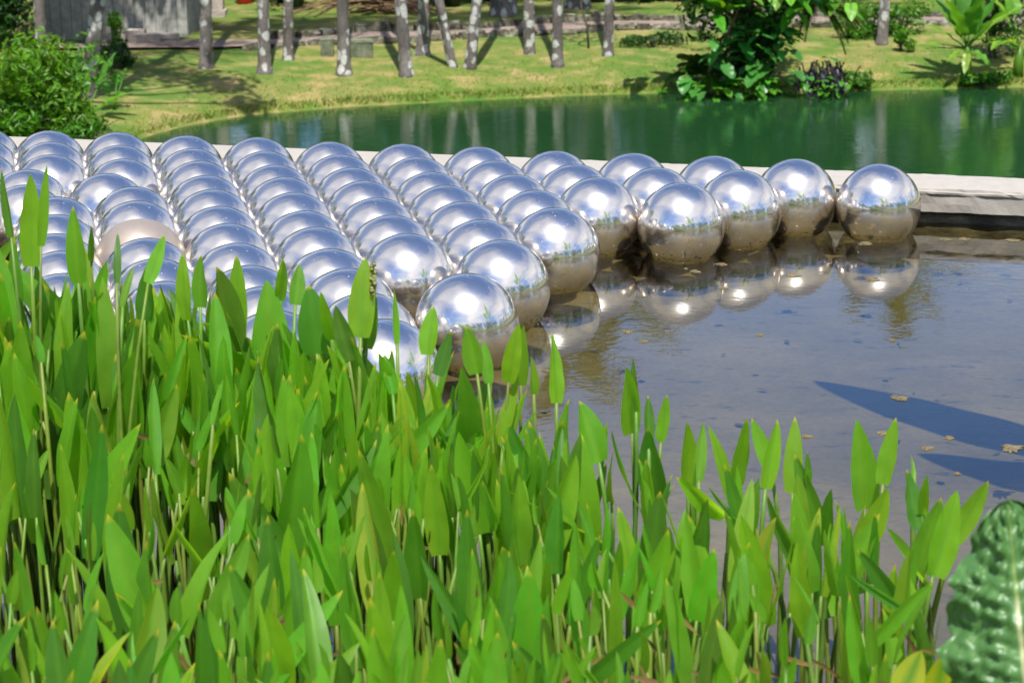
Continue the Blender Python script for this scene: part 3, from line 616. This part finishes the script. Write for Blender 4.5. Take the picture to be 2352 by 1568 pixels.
# tall tree over the left shore: its crown is above the frame, its shade lies on the bank and the shed
def shade_tree(base,lobes,label,n=420):
    r=empty('broadleaf_tree',base); base=Vector(base); hub=base+Vector((.2,.3,4.2)); b=MB()
    b.tube([base-Vector((0,0,.1)),base.lerp(hub,.5)+Vector((-.1,0,0)),hub],[.26,.2,.15],9)
    for (x,y,z,rr) in lobes: c_=Vector((x,y,z)); b.tube([hub-Vector((0,0,.3)),hub.lerp(c_,.5)+Vector((0,0,.25)),c_],[.10,.06,.02],6)
    fix(b.build('trunk',MT['bark'],r)); b=MB()
    for (x,y,z,rr) in lobes:
        m_=int(n*rr*rr)+60; c_=NR.normal(size=(m_,3)); c_/=np.linalg.norm(c_,axis=1,keepdims=True); b.leaves(c_*NR.uniform(.2,1.15,(m_,1))*np.array([[rr,rr,rr*.7]])+np.array([[x,y,z]]),c_,.22,NR.uniform(.7,1.3,(m_,1))*np.ones((1,3)))
    fix(b.build('crown',MT['dark'],r)); tag(r,label,'tree')
shade_tree((-8.6,30.4,gz(-8.6,30.4)),[(-4.55,32.5,4.1,.75),(-5.3,32.9,4.4,.95),(-3.9,31.4,4.0,.5),(-4.2,31.9,4.6,.45),(-6.2,33.3,4.6,1.1),(-7.2,32.2,5.2,1.2),(-6.4,31.2,5.0,.9),(-8.6,31.8,5.8,1.5),(-8.9,29.6,5.4,1.3)],'tall tree on the left shore whose shade falls across the bank')
shade_tree((-10.2,36.2,gz(-10.2,36.2)),[(-7.6,37.6,3.4,1.2),(-6.5,38.2,3.2,.85),(-8.8,36.4,4.2,1.5),(-5.5,38.4,3.3,.55),(-4.8,38.1,3.7,.4),(-7.0,36.2,4.4,.9),(-6.2,37.4,3.9,.8),(-7.9,38.6,3.3,1.1),(-5.9,39.3,2.8,.35)],'tall tree beside the shed that shades its left side',520)
# left bank
def shrub_at(name,X,Y0,y,*k,**kw):   # planted on the ground at distance y, under picture column X
    x=at_y(X,Y0,y).x; return shrub(name,(x,y,gz(x,y)-.05),*k,**kw)
shrub_at('leafy_shrub',70,300,31.6,(.86,.7,.84),4300,.14,'large bright green leafy shrub at the far left, overhanging the ledge',MT['bush'],lobes=26,asp=.34,tint=(1.25,1.08,.9))
shrub_at('leafy_shrub',178,300,31.4,(.50,.45,.26),1500,.10,'low sprawling green shrub between the big shrub and the water',MT['bush'],lobes=10,asp=.36)
shrub_at('leafy_shrub',15,300,31.0,(.6,.45,.35),1700,.13,'low front part of the greenery at the left end of the ledge',MT['bush'],lobes=9,asp=.36)
p=at_px(275,160); shrub('leafy_shrub',p,(.42,.4,.28),1100,.09,'small dark bush in the shade beside the leaning palm',MT['dark'],lobes=7)
p=at_y(-10,80,38.5); shrub('leafy_shrub',(p.x-.2,38.8,gz(p.x,38.8)),(.9,.8,1.25),4600,.13,'tall dark shrub filling the upper left corner before the shed',MT['dark'],lobes=14)
p=at_px(270,112); shrub('sapling',p,(.22,.2,.42),260,.10,'spindly young plant growing up beside the concrete steps',MT['bush'],'sapling',lobes=5)
def banana(name,loc,specs,label,mt,cat='plant',trunk=None,wave=.25,grp=None):
    root=empty(name,loc); loc=Vector(loc)
    for (az,el,ln,wd,stk,col,dr,pf) in specs:
        b=MB(); bigleaf(b,loc+Vector((rnd.uniform(-.03,.03),rnd.uniform(-.03,.03),trunk or 0)),az,el,ln,wd,stk,col,dr,pf,wave); fix(b.build('leaf',mt,root))
    if trunk: b=MB(); b.tube([loc,loc+Vector((0,0,trunk*.6)),loc+Vector((.02,0,trunk*1.1))],[.10,.08,.045],9,col=(1.5,1.1,.8)); fix(b.build('trunk',mt,root))
    tag(root,label,cat,grp); return root
p=at_y(203,285,33.2); p=Vector((p.x,33.3,gz(p.x,33.3)))
banana('broad_leaved_plant',p,[(2.1,1.25,.62,.26,.35,(1,1,1),.05,'lance'),(.75,1.05,.62,.22,.42,(1.0,1.05,1),.1,'lance'),(.15,.55,.5,.2,.25,(1.5,1.35,.8),.2,'lance'),(-.4,.5,.45,.18,.2,(1,1,1),.2,'lance')],'plant with a few paddle shaped leaves at the foot of the leaning palm',MT['big'])
p=at_y(262,305,33.6); p=Vector((p.x,33.7,gz(p.x,33.7)))
banana('broad_leaved_plant',p,[(1.2,1.35,.2,.16,.38,(.9,1,1.3),.0,'heart'),(.4,1.2,.2,.15,.48,(.9,1,1.3),.05,'heart'),(2.4,1.2,.18,.13,.25,(.9,1.1,1),.05,'heart')],'slender water plant with round pale leaves at the left shore',MT['big'])
p=at_y(25,312,32.0); p=Vector((p.x,32,gz(p.x,32)))
banana('broad_leaved_plant',p,[(.1,.25,.6,.25,.1,(1,1.1,1.1),.1,'lance'),(2.8,.3,.5,.22,.1,(1,1.1,1.1),.1,'lance')],'broad flat leaf lying low beneath the big left shrub',MT['big'])

# the tropical thicket on the right shore
T=at_y(1735,225,36.4); tz=LAKE_Z
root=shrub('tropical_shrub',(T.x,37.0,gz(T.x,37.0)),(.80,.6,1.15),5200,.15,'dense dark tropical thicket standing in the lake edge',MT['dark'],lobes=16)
def fernplant(loc,n,ln,label,elr=(.2,1.2),col=(.9,1,.8),azr=(0,6.28),mt='palm'):
    root=empty('fern',loc)
    for k in range(n):
        b=MB(); frond(b,Vector(loc)+Vector((0,0,.05)),rnd.uniform(*azr),rnd.uniform(*elr),ln*rnd.uniform(.7,1.15),.5,tuple(c*rnd.uniform(.8,1.25) for c in col),22,.2); fix(b.build('frond',MT[mt],root))
    tag(root,label,'fern','ferns in the thicket')
fernplant((T.x-.80,36.4,LAKE_Z+.25),20,.85,'arching fern at the left foot of the thicket')
fernplant((T.x+.25,36.3,LAKE_Z+.95),11,.65,'bright fern growing high in the middle of the thicket',col=(.8,1.2,.7),mt='big')
fernplant((T.x+.95,36.5,LAKE_Z+1.45),9,.85,'drooping brownish fern fronds on the right of the thicket',elr=(-.5,.4),col=(1.5,1.1,.6),azr=(-2.2,.6))
fernplant((T.x-.05,36.35,LAKE_Z+1.7),8,1.0,'upright fern fronds standing out of the thicket top',elr=(.5,1.3),col=(.9,1.2,.7),mt='big')
def climb(loc,n,spread,sz,label,col,seed,prof='heart',mt='big',elr=(-.55,.35),asp=(.55,.8)):
    root=empty('climbing_plant',loc); q=random.Random(seed)
    for k in range(n):
        o=Vector(loc)+Vector((q.gauss(0,spread[0]),q.gauss(-.3,.16),q.uniform(0,spread[1]))); b=MB(); az=q.gauss(-PI/2,.9)
        l=sz*q.uniform(.7,1.3); bigleaf(b,o,az,q.uniform(*elr),l,l*q.uniform(*asp),.12,tuple(c*q.uniform(.75,1.25) for c in col),.3,prof,.12); fix(b.build('leaf',MT[mt],root))
    tag(root,label,'climber','broad leaved climbers in the thicket')
climb((T.x-.15,36.3,LAKE_Z+.15),64,(.55,1.0),.27,'blue green arum leaves low in the front of the thicket',(.7,1.0,1.6),3)
climb((T.x-.1,36.3,LAKE_Z+.0),70,(.68,.30),.17,'bright small leaves trailing over the water below the thicket',(1.2,1.25,.8),4)
climb((T.x-.75,36.4,LAKE_Z+1.35),52,(.42,.85),.46,'large lobed green leaves at the upper left of the thicket',(1.2,1.15,.8),5,prof='lance',elr=(-.2,.9),asp=(.4,.6))
climb((T.x+.15,36.25,LAKE_Z+1.45),20,(.5,.55),.38,'sunlit yellow green leaves high on the thicket',(2.2,1.7,1.2),6,prof='lance',asp=(.4,.6))
climb((T.x+.75,36.4,LAKE_Z+1.35),40,(.34,.85),.42,'broad green leaves at the upper right of the thicket',(1.1,1.15,.8),9,prof='lance',elr=(-.5,.7),asp=(.35,.55))
climb((T.x+1.05,36.35,LAKE_Z+.18),70,(.22,.38),.15,'almost black purple leaves hanging at the right foot of the thicket',(1,1,1),7,prof='lance',mt='purple',elr=(-1.4,-.5),asp=(.35,.5))
climb((T.x+1.1,36.2,LAKE_Z+.02),22,(.25,.3),.12,'light green vine leaves among the black purple ones',(1.1,1.2,.8),8)
p=at_px(1955,205); shrub('leafy_shrub',p,(.40,.3,.14),700,.08,'low bright green ground plant right of the purple leaves',MT['bush'],lobes=8)
r=empty('dry_branch',(T.x-.9,36.3,LAKE_Z)); b=MB(); o=Vector((T.x-.9,36.2,LAKE_Z-.1)); b.tube([o,o+Vector((.12,0,.5)),o+Vector((.4,.1,1.0)),o+Vector((.62,.1,1.5)),o+Vector((.85,.1,1.55)),o+Vector((1.05,.05,1.35))],[.02,.025,.025,.02,.02,.01],6); fix(b.build('twig',MT['wood'],r)); tag(r,'dry pinkish brown branch hanging across the front of the thicket','branch')

# right: banana like rosette and neighbours
p=at_px(2218,198); G,Yw,Bn=(1,1,1),(2.6,1.7,1.2),(3.2,1.6,1.6)
banana('banana_plant',p,[(1.9,1.38,1.15,.30,.25,G,.05,'lance'),(2.5,1.22,1.1,.27,.25,(1.2,1.15,1),.1,'lance'),(.9,1.3,1.15,.30,.25,G,.08,'lance'),(2.9,.95,1.0,.24,.25,(1.4,1.25,1),.15,'lance'),(.3,1.1,1.0,.24,.25,(.9,1,1),.15,'lance'),(-1.4,1.2,.9,.28,.25,(1.1,1.1,1),.2,'lance'),(-2.3,1.0,.9,.24,.25,(1.3,1.2,1.2),.2,'lance'),(-.7,.9,.85,.24,.25,G,.25,'lance'),(3.2,.62,.8,.19,.3,(1.5,1.4,1.4),.2,'lance'),(2.2,.9,.9,.22,.25,G,.15,'lance'),(.15,.72,.95,.2,.25,Yw,.15,'lance'),(-.1,.2,.6,.17,.25,Yw,.2,'lance'),(3.25,.16,.6,.13,.35,Yw,.12,'lance'),(3.0,.02,.5,.12,.3,Bn,.12,'lance'),(-1.9,-.6,.42,.14,.12,Bn,.2,'lance'),(-1.0,-.3,.45,.18,.12,(1.5,1.4,1.4),.2,'lance'),(-2.4,-.2,.4,.12,.12,Yw,.2,'lance')],'banana like plant with tall green leaves and yellow lower leaves at the shore',MT['big'],trunk=.6)
shrub('leafy_shrub',(p.x+.25,p.y-.05,p.z),(.45,.2,.12),420,.09,'low weeds at the foot of the banana like plant',MT['bush'],lobes=7)
p=at_px(2330,190); banana('banana_plant',(p.x+.1,p.y+.2,p.z),[(2.6,1.1,.9,.3,.5,Yw,.4,'lance'),(1.9,1.2,.9,.32,.6,(1.6,1.4,.9),.3,'lance'),(-2.2,.4,.7,.25,.4,Yw,.5,'lance'),(2.9,.4,.6,.22,.3,(2.2,1.3,1),.5,'lance')],'yellowing banana like plant cut by the right edge',MT['big'],trunk=.5)
p=at_px(2300,150); shrub('bamboo',(p.x,p.y+.5,p.z),(.55,.4,1.1),1800,.13,'dark bamboo like clump behind the banana plant',MT['dark'],lobes=12,asp=.2)
p=at_px(2080,110); 
for (x,y,nn,lb) in ((1960,96,520,'vines hanging over the kerb right of the thicket'),(2080,90,520,'leafy vines covering the kerb between lone palm and banana plant')):
    q=at_px(x,y); shrub('vine',(q.x,q.y+.35,q.z),(.6,.25,.38),nn*2,.085,lb,MT['bush'],'vine',lobes=9)
q=at_px(2070,118); shrub('leafy_shrub',q,(.16,.15,.2),260,.10,'tiny bright shrub at the right side of the lone palm',MT['bush'],lobes=4)
q=at_px(1420,112); shrub('leafy_shrub',(q.x+.6,q.y+.2,q.z),(.75,.3,.14),700,.08,'low shaded ground plants under the path right of the dark palm',MT['dark'],lobes=8)

# ------------------------------------------------------------------ pickerelweed bed in the foreground
ENVX=[-100,0,250,450,700,900,1050,1200,1320,1450,1700,1900,2050,2150,2220]
ENVY=[520,600,650,700,790,850,880,920,1030,1090,1130,1180,1260,1330,1500]
def tipdepth(Y): return float(np.interp(Y,[380,650,800,960,1100,1300,1500,1700],[4.35,4.35,4.25,4.12,3.80,3.32,2.98,2.70]))
# tip x, tip y, blade foot x, y, width, tone  (tone: 0 plain, -1 shade put into the tint, 1 sunlight put into the tint)
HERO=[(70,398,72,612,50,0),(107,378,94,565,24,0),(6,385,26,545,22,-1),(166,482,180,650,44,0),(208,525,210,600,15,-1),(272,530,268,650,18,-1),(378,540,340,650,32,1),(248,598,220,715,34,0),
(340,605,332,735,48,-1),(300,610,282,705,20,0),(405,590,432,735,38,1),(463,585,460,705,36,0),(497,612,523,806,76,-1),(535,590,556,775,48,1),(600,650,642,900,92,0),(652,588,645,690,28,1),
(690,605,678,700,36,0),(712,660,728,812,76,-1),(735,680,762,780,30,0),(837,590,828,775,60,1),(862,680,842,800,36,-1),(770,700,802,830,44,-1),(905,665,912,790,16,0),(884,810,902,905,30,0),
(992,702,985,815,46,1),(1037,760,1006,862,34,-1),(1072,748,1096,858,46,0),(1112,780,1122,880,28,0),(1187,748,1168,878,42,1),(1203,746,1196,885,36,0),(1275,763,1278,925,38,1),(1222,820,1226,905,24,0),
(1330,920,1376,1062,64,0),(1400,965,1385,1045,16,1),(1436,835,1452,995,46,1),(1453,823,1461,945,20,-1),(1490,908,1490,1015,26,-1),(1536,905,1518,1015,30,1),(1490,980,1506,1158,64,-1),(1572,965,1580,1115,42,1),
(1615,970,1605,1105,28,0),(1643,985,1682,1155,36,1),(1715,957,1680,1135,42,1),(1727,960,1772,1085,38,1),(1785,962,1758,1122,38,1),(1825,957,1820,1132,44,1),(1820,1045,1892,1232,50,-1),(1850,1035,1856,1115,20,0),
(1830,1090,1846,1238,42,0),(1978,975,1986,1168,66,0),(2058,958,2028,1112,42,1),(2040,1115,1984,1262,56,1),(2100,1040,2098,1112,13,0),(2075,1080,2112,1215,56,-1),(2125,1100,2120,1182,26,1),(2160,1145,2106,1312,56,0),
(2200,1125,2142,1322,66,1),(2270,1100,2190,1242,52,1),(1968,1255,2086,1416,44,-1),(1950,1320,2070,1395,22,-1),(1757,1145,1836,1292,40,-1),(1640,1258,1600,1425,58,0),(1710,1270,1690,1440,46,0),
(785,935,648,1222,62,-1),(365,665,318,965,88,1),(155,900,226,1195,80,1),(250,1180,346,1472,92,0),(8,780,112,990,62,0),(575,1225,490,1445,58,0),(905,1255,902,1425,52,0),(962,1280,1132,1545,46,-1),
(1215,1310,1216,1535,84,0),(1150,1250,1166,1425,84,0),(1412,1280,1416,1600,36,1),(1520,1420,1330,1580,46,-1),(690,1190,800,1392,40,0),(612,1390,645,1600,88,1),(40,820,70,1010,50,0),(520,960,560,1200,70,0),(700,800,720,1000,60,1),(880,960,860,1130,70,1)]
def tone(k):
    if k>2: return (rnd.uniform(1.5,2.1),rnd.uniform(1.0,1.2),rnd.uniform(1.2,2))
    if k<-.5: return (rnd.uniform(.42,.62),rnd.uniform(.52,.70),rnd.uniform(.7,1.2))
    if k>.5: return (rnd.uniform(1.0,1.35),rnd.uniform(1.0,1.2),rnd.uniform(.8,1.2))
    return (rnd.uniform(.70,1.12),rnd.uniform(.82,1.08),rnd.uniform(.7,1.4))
TIP=(4.2,1.5,2.2)
def stem_pts(foot,dirv,hb):
    """petiole from the pond bed up into the blade's own direction"""
    g=Vector((foot.x-dirv.x*hb*.35+rnd.uniform(-.04,.04),foot.y-dirv.y*hb*.35+rnd.uniform(-.05,.05),FLOOR+.02)); c=foot-dirv*(hb*.35)
    return [g*(1-t)**2+c*(2*t*(1-t))+foot*(t*t) for t in (0,.2,.4,.6,.8,1)]
def shoot(bl,bs,foot,tip,face,width,tn,prof='lance'):
    d=(tip-foot).normalized(); bl.blade(foot,tip,face,width,rnd.choice((.2,.35,.5,.8))*rnd.uniform(.7,1.2),rnd.uniform(-.20,.10),prof,tn,TIP if rnd.random()<.6 else None,nl=13,na=6,wave=rnd.uniform(0,.10),twist=rnd.uniform(-.9,.9))
    r=rnd.uniform(.0036,.0056); st=(rnd.uniform(.75,1.2),rnd.uniform(.85,1.12),rnd.uniform(.7,1.2)); d2=(d+Vector((0,0,.7))).normalized()
    bs.tube(stem_pts(foot,d2,max(.1,foot.z-FLOOR)),[r*1.25,r*1.2,r*1.1,r,r*.9,r*.75],6,col=st)
shoots=[]
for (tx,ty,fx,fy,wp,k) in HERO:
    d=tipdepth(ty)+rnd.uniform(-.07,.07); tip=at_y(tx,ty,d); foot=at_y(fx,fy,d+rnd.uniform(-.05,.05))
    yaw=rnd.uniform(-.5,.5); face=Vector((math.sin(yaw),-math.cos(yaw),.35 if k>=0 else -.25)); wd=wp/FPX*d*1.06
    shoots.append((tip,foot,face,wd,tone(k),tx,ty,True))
NT=300
def rand_shoot(Y=None,X=None):
    while True:
        X_=rnd.uniform(-90,2150) if X is None else X
        e=float(np.interp(X_,ENVX,ENVY)); u=rnd.random()
        Y_=Y if Y is not None else e-20+(1690-e)*u**1.3 if X_<1300 else e-60+(1500-e)*u**1.5
        if X is None and X_>1300 and rnd.random()<(.72 if Y_>1230 else .25): continue
        if Y_<1690: break
    d=tipdepth(Y_)+rnd.uniform(-.10,.10); tip=at_y(X_,Y_,d); ln=rnd.uniform(.15,.265)*(1.05 if X_<900 else .85)
    if rnd.random()<.05: lean=rnd.uniform(.6,1.1)
    else: lean=abs(rnd.gauss(0,.27))
    az=rnd.uniform(0,2*PI); dv=Vector((math.cos(az)*math.sin(lean),math.sin(az)*math.sin(lean)*.8,math.cos(lean))); foot=tip-dv*ln
    if foot.z<.03: foot.z=.03
    yw=rnd.gauss(0,1.1); face=Vector((math.sin(yw),-math.cos(yw),rnd.uniform(-.4,.5)))
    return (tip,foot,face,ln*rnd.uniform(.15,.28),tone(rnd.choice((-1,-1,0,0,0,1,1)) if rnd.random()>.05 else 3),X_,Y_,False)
while len(shoots)<NT: shoots.append(rand_shoot())
# labels: rank each stalk from the left inside a tier of the bed
tiers=[(0,720),(720,900),(900,1050),(1050,1180),(1180,1310),(1310,1440),(1440,1560),(1560,3000)]
rank={}
for ti,(a,c) in enumerate(tiers):
    ids=sorted((i for i in range(NT) if a<=shoots[i][6]<c),key=lambda i:shoots[i][5])
    for k,i in enumerate(ids): rank[i]=(k+1,ti)
for i,(tip,foot,face,wd,tn,tx,ty,hero) in enumerate(shoots):
    r=empty('pickerelweed',(foot.x,foot.y,FLOOR)); bl,bs=MB(),MB(); shoot(bl,bs,foot,tip,face,wd,tn)
    fix(bl.build('leaf',MT['reed'],r)); fix(bs.build('stem',MT['reedstem'],r))
    if i==19:
        b=MB(); q=foot+Vector((.028,.01,.0)); b.tube([foot-Vector((0,0,.05)),q+Vector((0,0,.06)),q+Vector((.004,0,.135))],[.003,.003,.0028],5)
        for k in range(26): c0=q+Vector((rnd.uniform(-.005,.005),rnd.uniform(-.005,.005),.085+k*.0024)); b.box(c0,(.006,.006,.005),rnd.random(),col=(2.2,1.2,2.5),jit=.001)
        fix(b.build('flower_spike',MT['reedstem'],r))
    a=(tip-foot); ln=a.length; lean='leaning left' if a.x/ln<-.2 else 'leaning right' if a.x/ln>.2 else 'upright'; br='broad' if wd>.05 else 'slim' if wd<.034 else 'lance-shaped'
    k,ti=rank[i]; tag(r,f'{lean} pickerelweed stalk with {br} leaf, {ordw(k)} from left in the {ordw(ti+1)} tier from top','water plant','pickerelweed stalks in the foreground bed')
# the rest of the bed, too many to count
bl,bs=MB(),MB()
for k in range(120):
    tip,foot,face,wd,tn,*_=rand_shoot()
    dz=rnd.uniform(.0,.07); tip=tip-Vector((0,-.05,dz)); foot=foot-Vector((0,-.05,dz)); foot.z=max(foot.z,.02); shoot(bl,bs,foot,tip,face,wd*.9,tn)
for k in range(240):     # thick stand towards the balls
    X=rnd.uniform(-60,1350); e=float(np.interp(X,ENVX,ENVY)); tip,foot,face,wd,tn,*_=rand_shoot(e+rnd.uniform(-45,240),X); dz=Vector((0,.08,0)); shoot(bl,bs,foot+dz,tip+dz,face,wd,tn)
for k in range(240):     # young rolled leaves and bare petioles low in the bed
    X=rnd.uniform(-60,1450) if rnd.random()<.85 else rnd.uniform(1450,2120); Y=rnd.uniform(float(np.interp(X,ENVX,ENVY))+330,1900); d=tipdepth(Y-260)+rnd.uniform(-.15,.15); q=at_y(X,Y-130,d)
    if q.z<.05: continue
    g=Vector((q.x+rnd.gauss(0,.05),q.y+rnd.gauss(0,.05),FLOOR)); m_=g.lerp(q,.55)+Vector((rnd.gauss(0,.015),0,.02)); r_=rnd.uniform(.003,.0048)
    bs.tube([g,m_,q],[r_*1.2,r_*1.1,r_*.8],5,col=(rnd.uniform(.8,1.25),rnd.uniform(.8,1.1),rnd.uniform(.6,1.1)))
    dv=(q-m_).normalized()+Vector((rnd.gauss(0,.2),rnd.gauss(0,.2),0)); bl.blade(q,q+dv*rnd.uniform(.05,.10),Vector((rnd.gauss(0,1),-1,.2)),rnd.uniform(.010,.026),rnd.uniform(.3,.9),rnd.uniform(-.15,.1),'lance',tone(0),nl=7,na=4)
tag(bl.build('pickerelweed_foliage',MT['reed']),'crowded lower leaves filling the pickerelweed bed',kind='stuff')
tag(bs.build('pickerelweed_stems',MT['reedstem']),'crowded stems of the pickerelweed bed rising from the water',kind='stuff')
b=MB()
for k in range(60):
    X=rnd.uniform(0,2150); Y=rnd.uniform(float(np.interp(X,ENVX,ENVY))+180,1600); d=tipdepth(Y-150); q=at_y(X,Y,d); dv=Vector((rnd.gauss(0,.5),rnd.gauss(0,.3),rnd.uniform(-.4,.9))).normalized(); b.blade(q,q+dv*rnd.uniform(.03,.07),Vector((rnd.gauss(0,1),-1,.3)),rnd.uniform(.005,.010),.3,rnd.uniform(-.4,.4),'lance',(rnd.uniform(.8,1.5),rnd.uniform(.7,1.3),rnd.uniform(.6,1.2)),nl=6,na=2)
tag(b.build('withered_leaves',MT['dead']),'withered orange brown leaf scraps among the stems',kind='stuff')

# ------------------------------------------------------------------ crinkled broad leaf at the right edge
def crinkled(b,base,ax_u,ax_n,ln,wd,ribs,sgn=1,nl=70,na=44):
    """quilted leaf blade: puckered between the side veins that leave the midrib"""
    ax_u=ax_u.normalized(); side=ax_u.cross(ax_n).normalized(); nn=side.cross(ax_u).normalized(); vs=[];cs=[]
    for i in range(nl+1):
        t=i/nl; wv=wd/2*(math.sin(PI*min(1,t*.80+.20))**.55 if t<1 else 0)*(1+.05*math.sin(t*44)+.03*math.sin(t*81))
        for j in range(na+1):
            q=(j/na-.5)*2; aq=abs(q)
            ph=(t*ribs-aq*2.6+.35*noise.noise(Vector((t*5,q*3,8))))*PI
            pk=abs(math.sin(ph))**.6*(.015+.008*noise.noise(Vector((t*8,q*5,1))))*(.6+.8*abs(math.sin(aq*9+t*3)))*min(1,aq*5)*(1-.35*aq)
            pk+=.008*noise.noise(Vector((t*13,q*7,4)))+.006*noise.noise(Vector((t*34,q*17,5)))*min(1,aq*3)+.02*aq*aq*math.sin(t*24+q*3)
            vs.append(base+ax_u*(ln*t-.10*ln*aq*aq*(1-t))+side*(wv*q)+nn*(pk-.05*aq-.10*ln*t*t))
            vv=max(0,1-abs(math.sin(ph))*3.2); c=(1+.9*vv,1+.55*vv,1+.9*vv)
            if aq<.035: c=(7.,2.8,6.) if t<.62 else (3.5,2,2.4)
            cs.append(c)
    b.add(vs,[(i*(na+1)+j,i*(na+1)+j+1,(i+1)*(na+1)+j+1,(i+1)*(na+1)+j) for i in range(nl) for j in range(na)],cs)
D=2.55
r=empty('crinkled_leaf_plant',(at_y(2420,1568,D).x+.05,D,.0)); tag(r,'plant with a huge quilted dark green leaf and pale midrib at the right edge','plant')
p0,p1=at_y(2374,1740,D-.05),at_y(2308,1145,D+.06)
b=MB(); crinkled(b,p0,p1-p0,Vector((-.38,-1,.42)),(p1-p0).length,.205,15); fix(b.build('leaf',MT['crinkle'],r))
b=MB(); crinkled(b,p0+Vector((.10,.06,.0)),Vector((.35,.1,1)),Vector((-.7,-1,.2)),.36,.2,10,nl=44,na=26); fix(b.build('leaf',MT['crinkle'],r))
b=MB(); g=Vector((p0.x+.1,D+.05,FLOOR)); b.tube([g,g.lerp(p0,.5)+Vector((.02,0,0)),p0],[.014,.011,.009],8,col=(2.2,.7,1.5)); g2=p0+Vector((.10,.06,0)); b.tube([g,g2],[.013,.009],8,col=(2.2,.7,1.5)); fix(b.build('stalk',MT['reedstem'],r))
# yellowing leaf at its foot
q0,q1=at_y(2150,1600,2.95),at_y(2168,1490,2.95); r=empty('pickerelweed',(q0.x,q0.y,FLOOR)); b=MB(); b.blade(q0,q1,(.4,-1,.5),.055,.2,.1,'lance',(2.6,1.35,.9)); q2=at_y(2070,1600,2.9); b.blade(q2,at_y(2120,1490,2.9),(-.3,-1,.6),.045,.2,.1,'lance',(2.9,1.5,2.2)); fix(b.build('leaf',MT['reed'],r))
b=MB(); b.tube([Vector((q0.x,q0.y,FLOOR)),q0],[.005,.004],6); b.tube([Vector((q0.x,q0.y,FLOOR)),q2],[.005,.004],6); fix(b.build('stem',MT['reedstem'],r)); tag(r,'yellowing pickerelweed at the foot of the crinkled leaf','water plant')

# ------------------------------------------------------------------ tall water canna outside the frame: the balls mirror it, its shade lies on the pond
c0=Vector((1.78,4.78,FLOOR)); r=empty('water_canna',c0); tag(r,'tall water canna whose shadow lies on the pond at the right','plant')
for (ex,ey,ez,tx,ty,tz,wd) in ((1.50,5.0,1.18,.95,5.52,1.62,.24),(1.55,4.72,1.0,1.13,4.92,1.34,.22),(1.84,4.9,1.25,1.95,5.2,1.75,.2),(1.95,4.7,1.1,2.35,4.75,1.6,.2),(1.75,4.6,1.2,1.7,4.3,1.7,.2)):
    e,t_=Vector((ex,ey,ez)),Vector((tx,ty,tz)); b=MB(); b.tube([c0,c0.lerp(e,.6)+Vector((.04,0,.1)),e],[.014,.011,.007],6); fix(b.build('stem',MT['reedstem'],r))
    b=MB(); b.blade(e,t_,(0,-.6,.9),wd,.15,-.12,'lance',nl=22,na=8,wave=.3); fix(b.build('leaf',MT['big'],r))

# ------------------------------------------------------------------ floating scum, sunken leaves
FL=[(1596,622,16,'scum flake floating under the fifth ball from the right'),(1655,606,15,'small scum flake right of the ball at the front of the short row'),(1575,616,7,'tiny scum crumb at the foot of the front short-row ball'),(1820,630,20,'long scum streak below the third ball from the right'),(1990,558,20,'thin scum streak under the rightmost ball'),(2005,640,22,'brown scum film in the mirror image of the rightmost ball'),(2170,548,16,'scum flake under the bare ledge, left one'),(2215,547,18,'scum flake under the bare ledge, middle one'),(2325,550,18,'scum flake under the bare ledge near the right edge'),
(2065,912,24,'pale scum patch inside the leaf shadow on the pond'),(2128,1027,16,'scum patch just below the leaf shadow'),(2320,1025,30,'largest scum raft at the right edge of the pond'),(2180,1003,14,'small scum flake on the lower rim of the leaf shadow'),(2030,992,18,'pale scum film above the tall right reeds'),(1850,1000,14,'faint scum flake left of the tall right reeds'),(2200,1085,10,'tiny scum flake in the dark square shadow'),(1745,768,8,'scum speck in the middle of the open water'),(1660,660,12,'scum flake in the mirror image of the front short-row ball'),(1440,760,16,'scum film left of the mirrored palm crown'),(1480,782,12,'scum flake below the mirrored palm crown'),(1255,850,10,'scum crumb near the largest looking ball'),(2050,780,10,'scum speck far out on the open water')]
for (x,y,wp,lb) in FL:
    p=at_z(x,y,.003); rr=wp/FPX*p.y*.95; b=MB(); n=40; k0=rnd.uniform(0,99)
    rim=[(rr*(.25+1.1*abs(noise.noise(Vector((math.cos(a)*1.7+k0,math.sin(a)*1.7,k0))))+.5*abs(noise.noise(Vector((math.cos(a)*6+k0,math.sin(a)*6,k0)))))*1.35*math.cos(a),rr*(.5+.9*abs(noise.noise(Vector((math.cos(a)*1.9,math.sin(a)*1.9+k0,2)))))*1.5*math.sin(a)) for a in (2*PI*i/n for i in range(n))]
    vs=[(0,0,.0004)]+[(u*.6,v*.6,.0006+rnd.uniform(-.0004,.0004)) for u,v in rim]+[(u,v,-.002) for u,v in rim]
    fs=[(0,1+i,1+(i+1)%n) for i in range(n)]+[(1+i,1+n+i,1+n+(i+1)%n,1+(i+1)%n) for i in range(n)]
    b.add(vs,fs); o=b.build('floating_scum',MT['scum'],loc=p); tag(o,lb,'scum flake','scum flakes on the pond')
b=MB()
for k in range(170):
    s,t=rnd.uniform(-1.5,5),rnd.uniform(3.6,7.9); p=pl(s,t,FLOOR+.006); a=rnd.uniform(0,6.28); l=rnd.uniform(.012,.042); d=Vector((math.cos(a),math.sin(a),.04)); b.blade(p,p+d*l,(0,0,1),l*rnd.uniform(.3,.5),.15,rnd.uniform(-.1,.1),'leaf',(rnd.uniform(.25,.6),)*3,nl=5,na=2)
tag(b.build('sunken_leaves',MT['dead']),'dark leaves lying on the pond floor',kind='stuff')
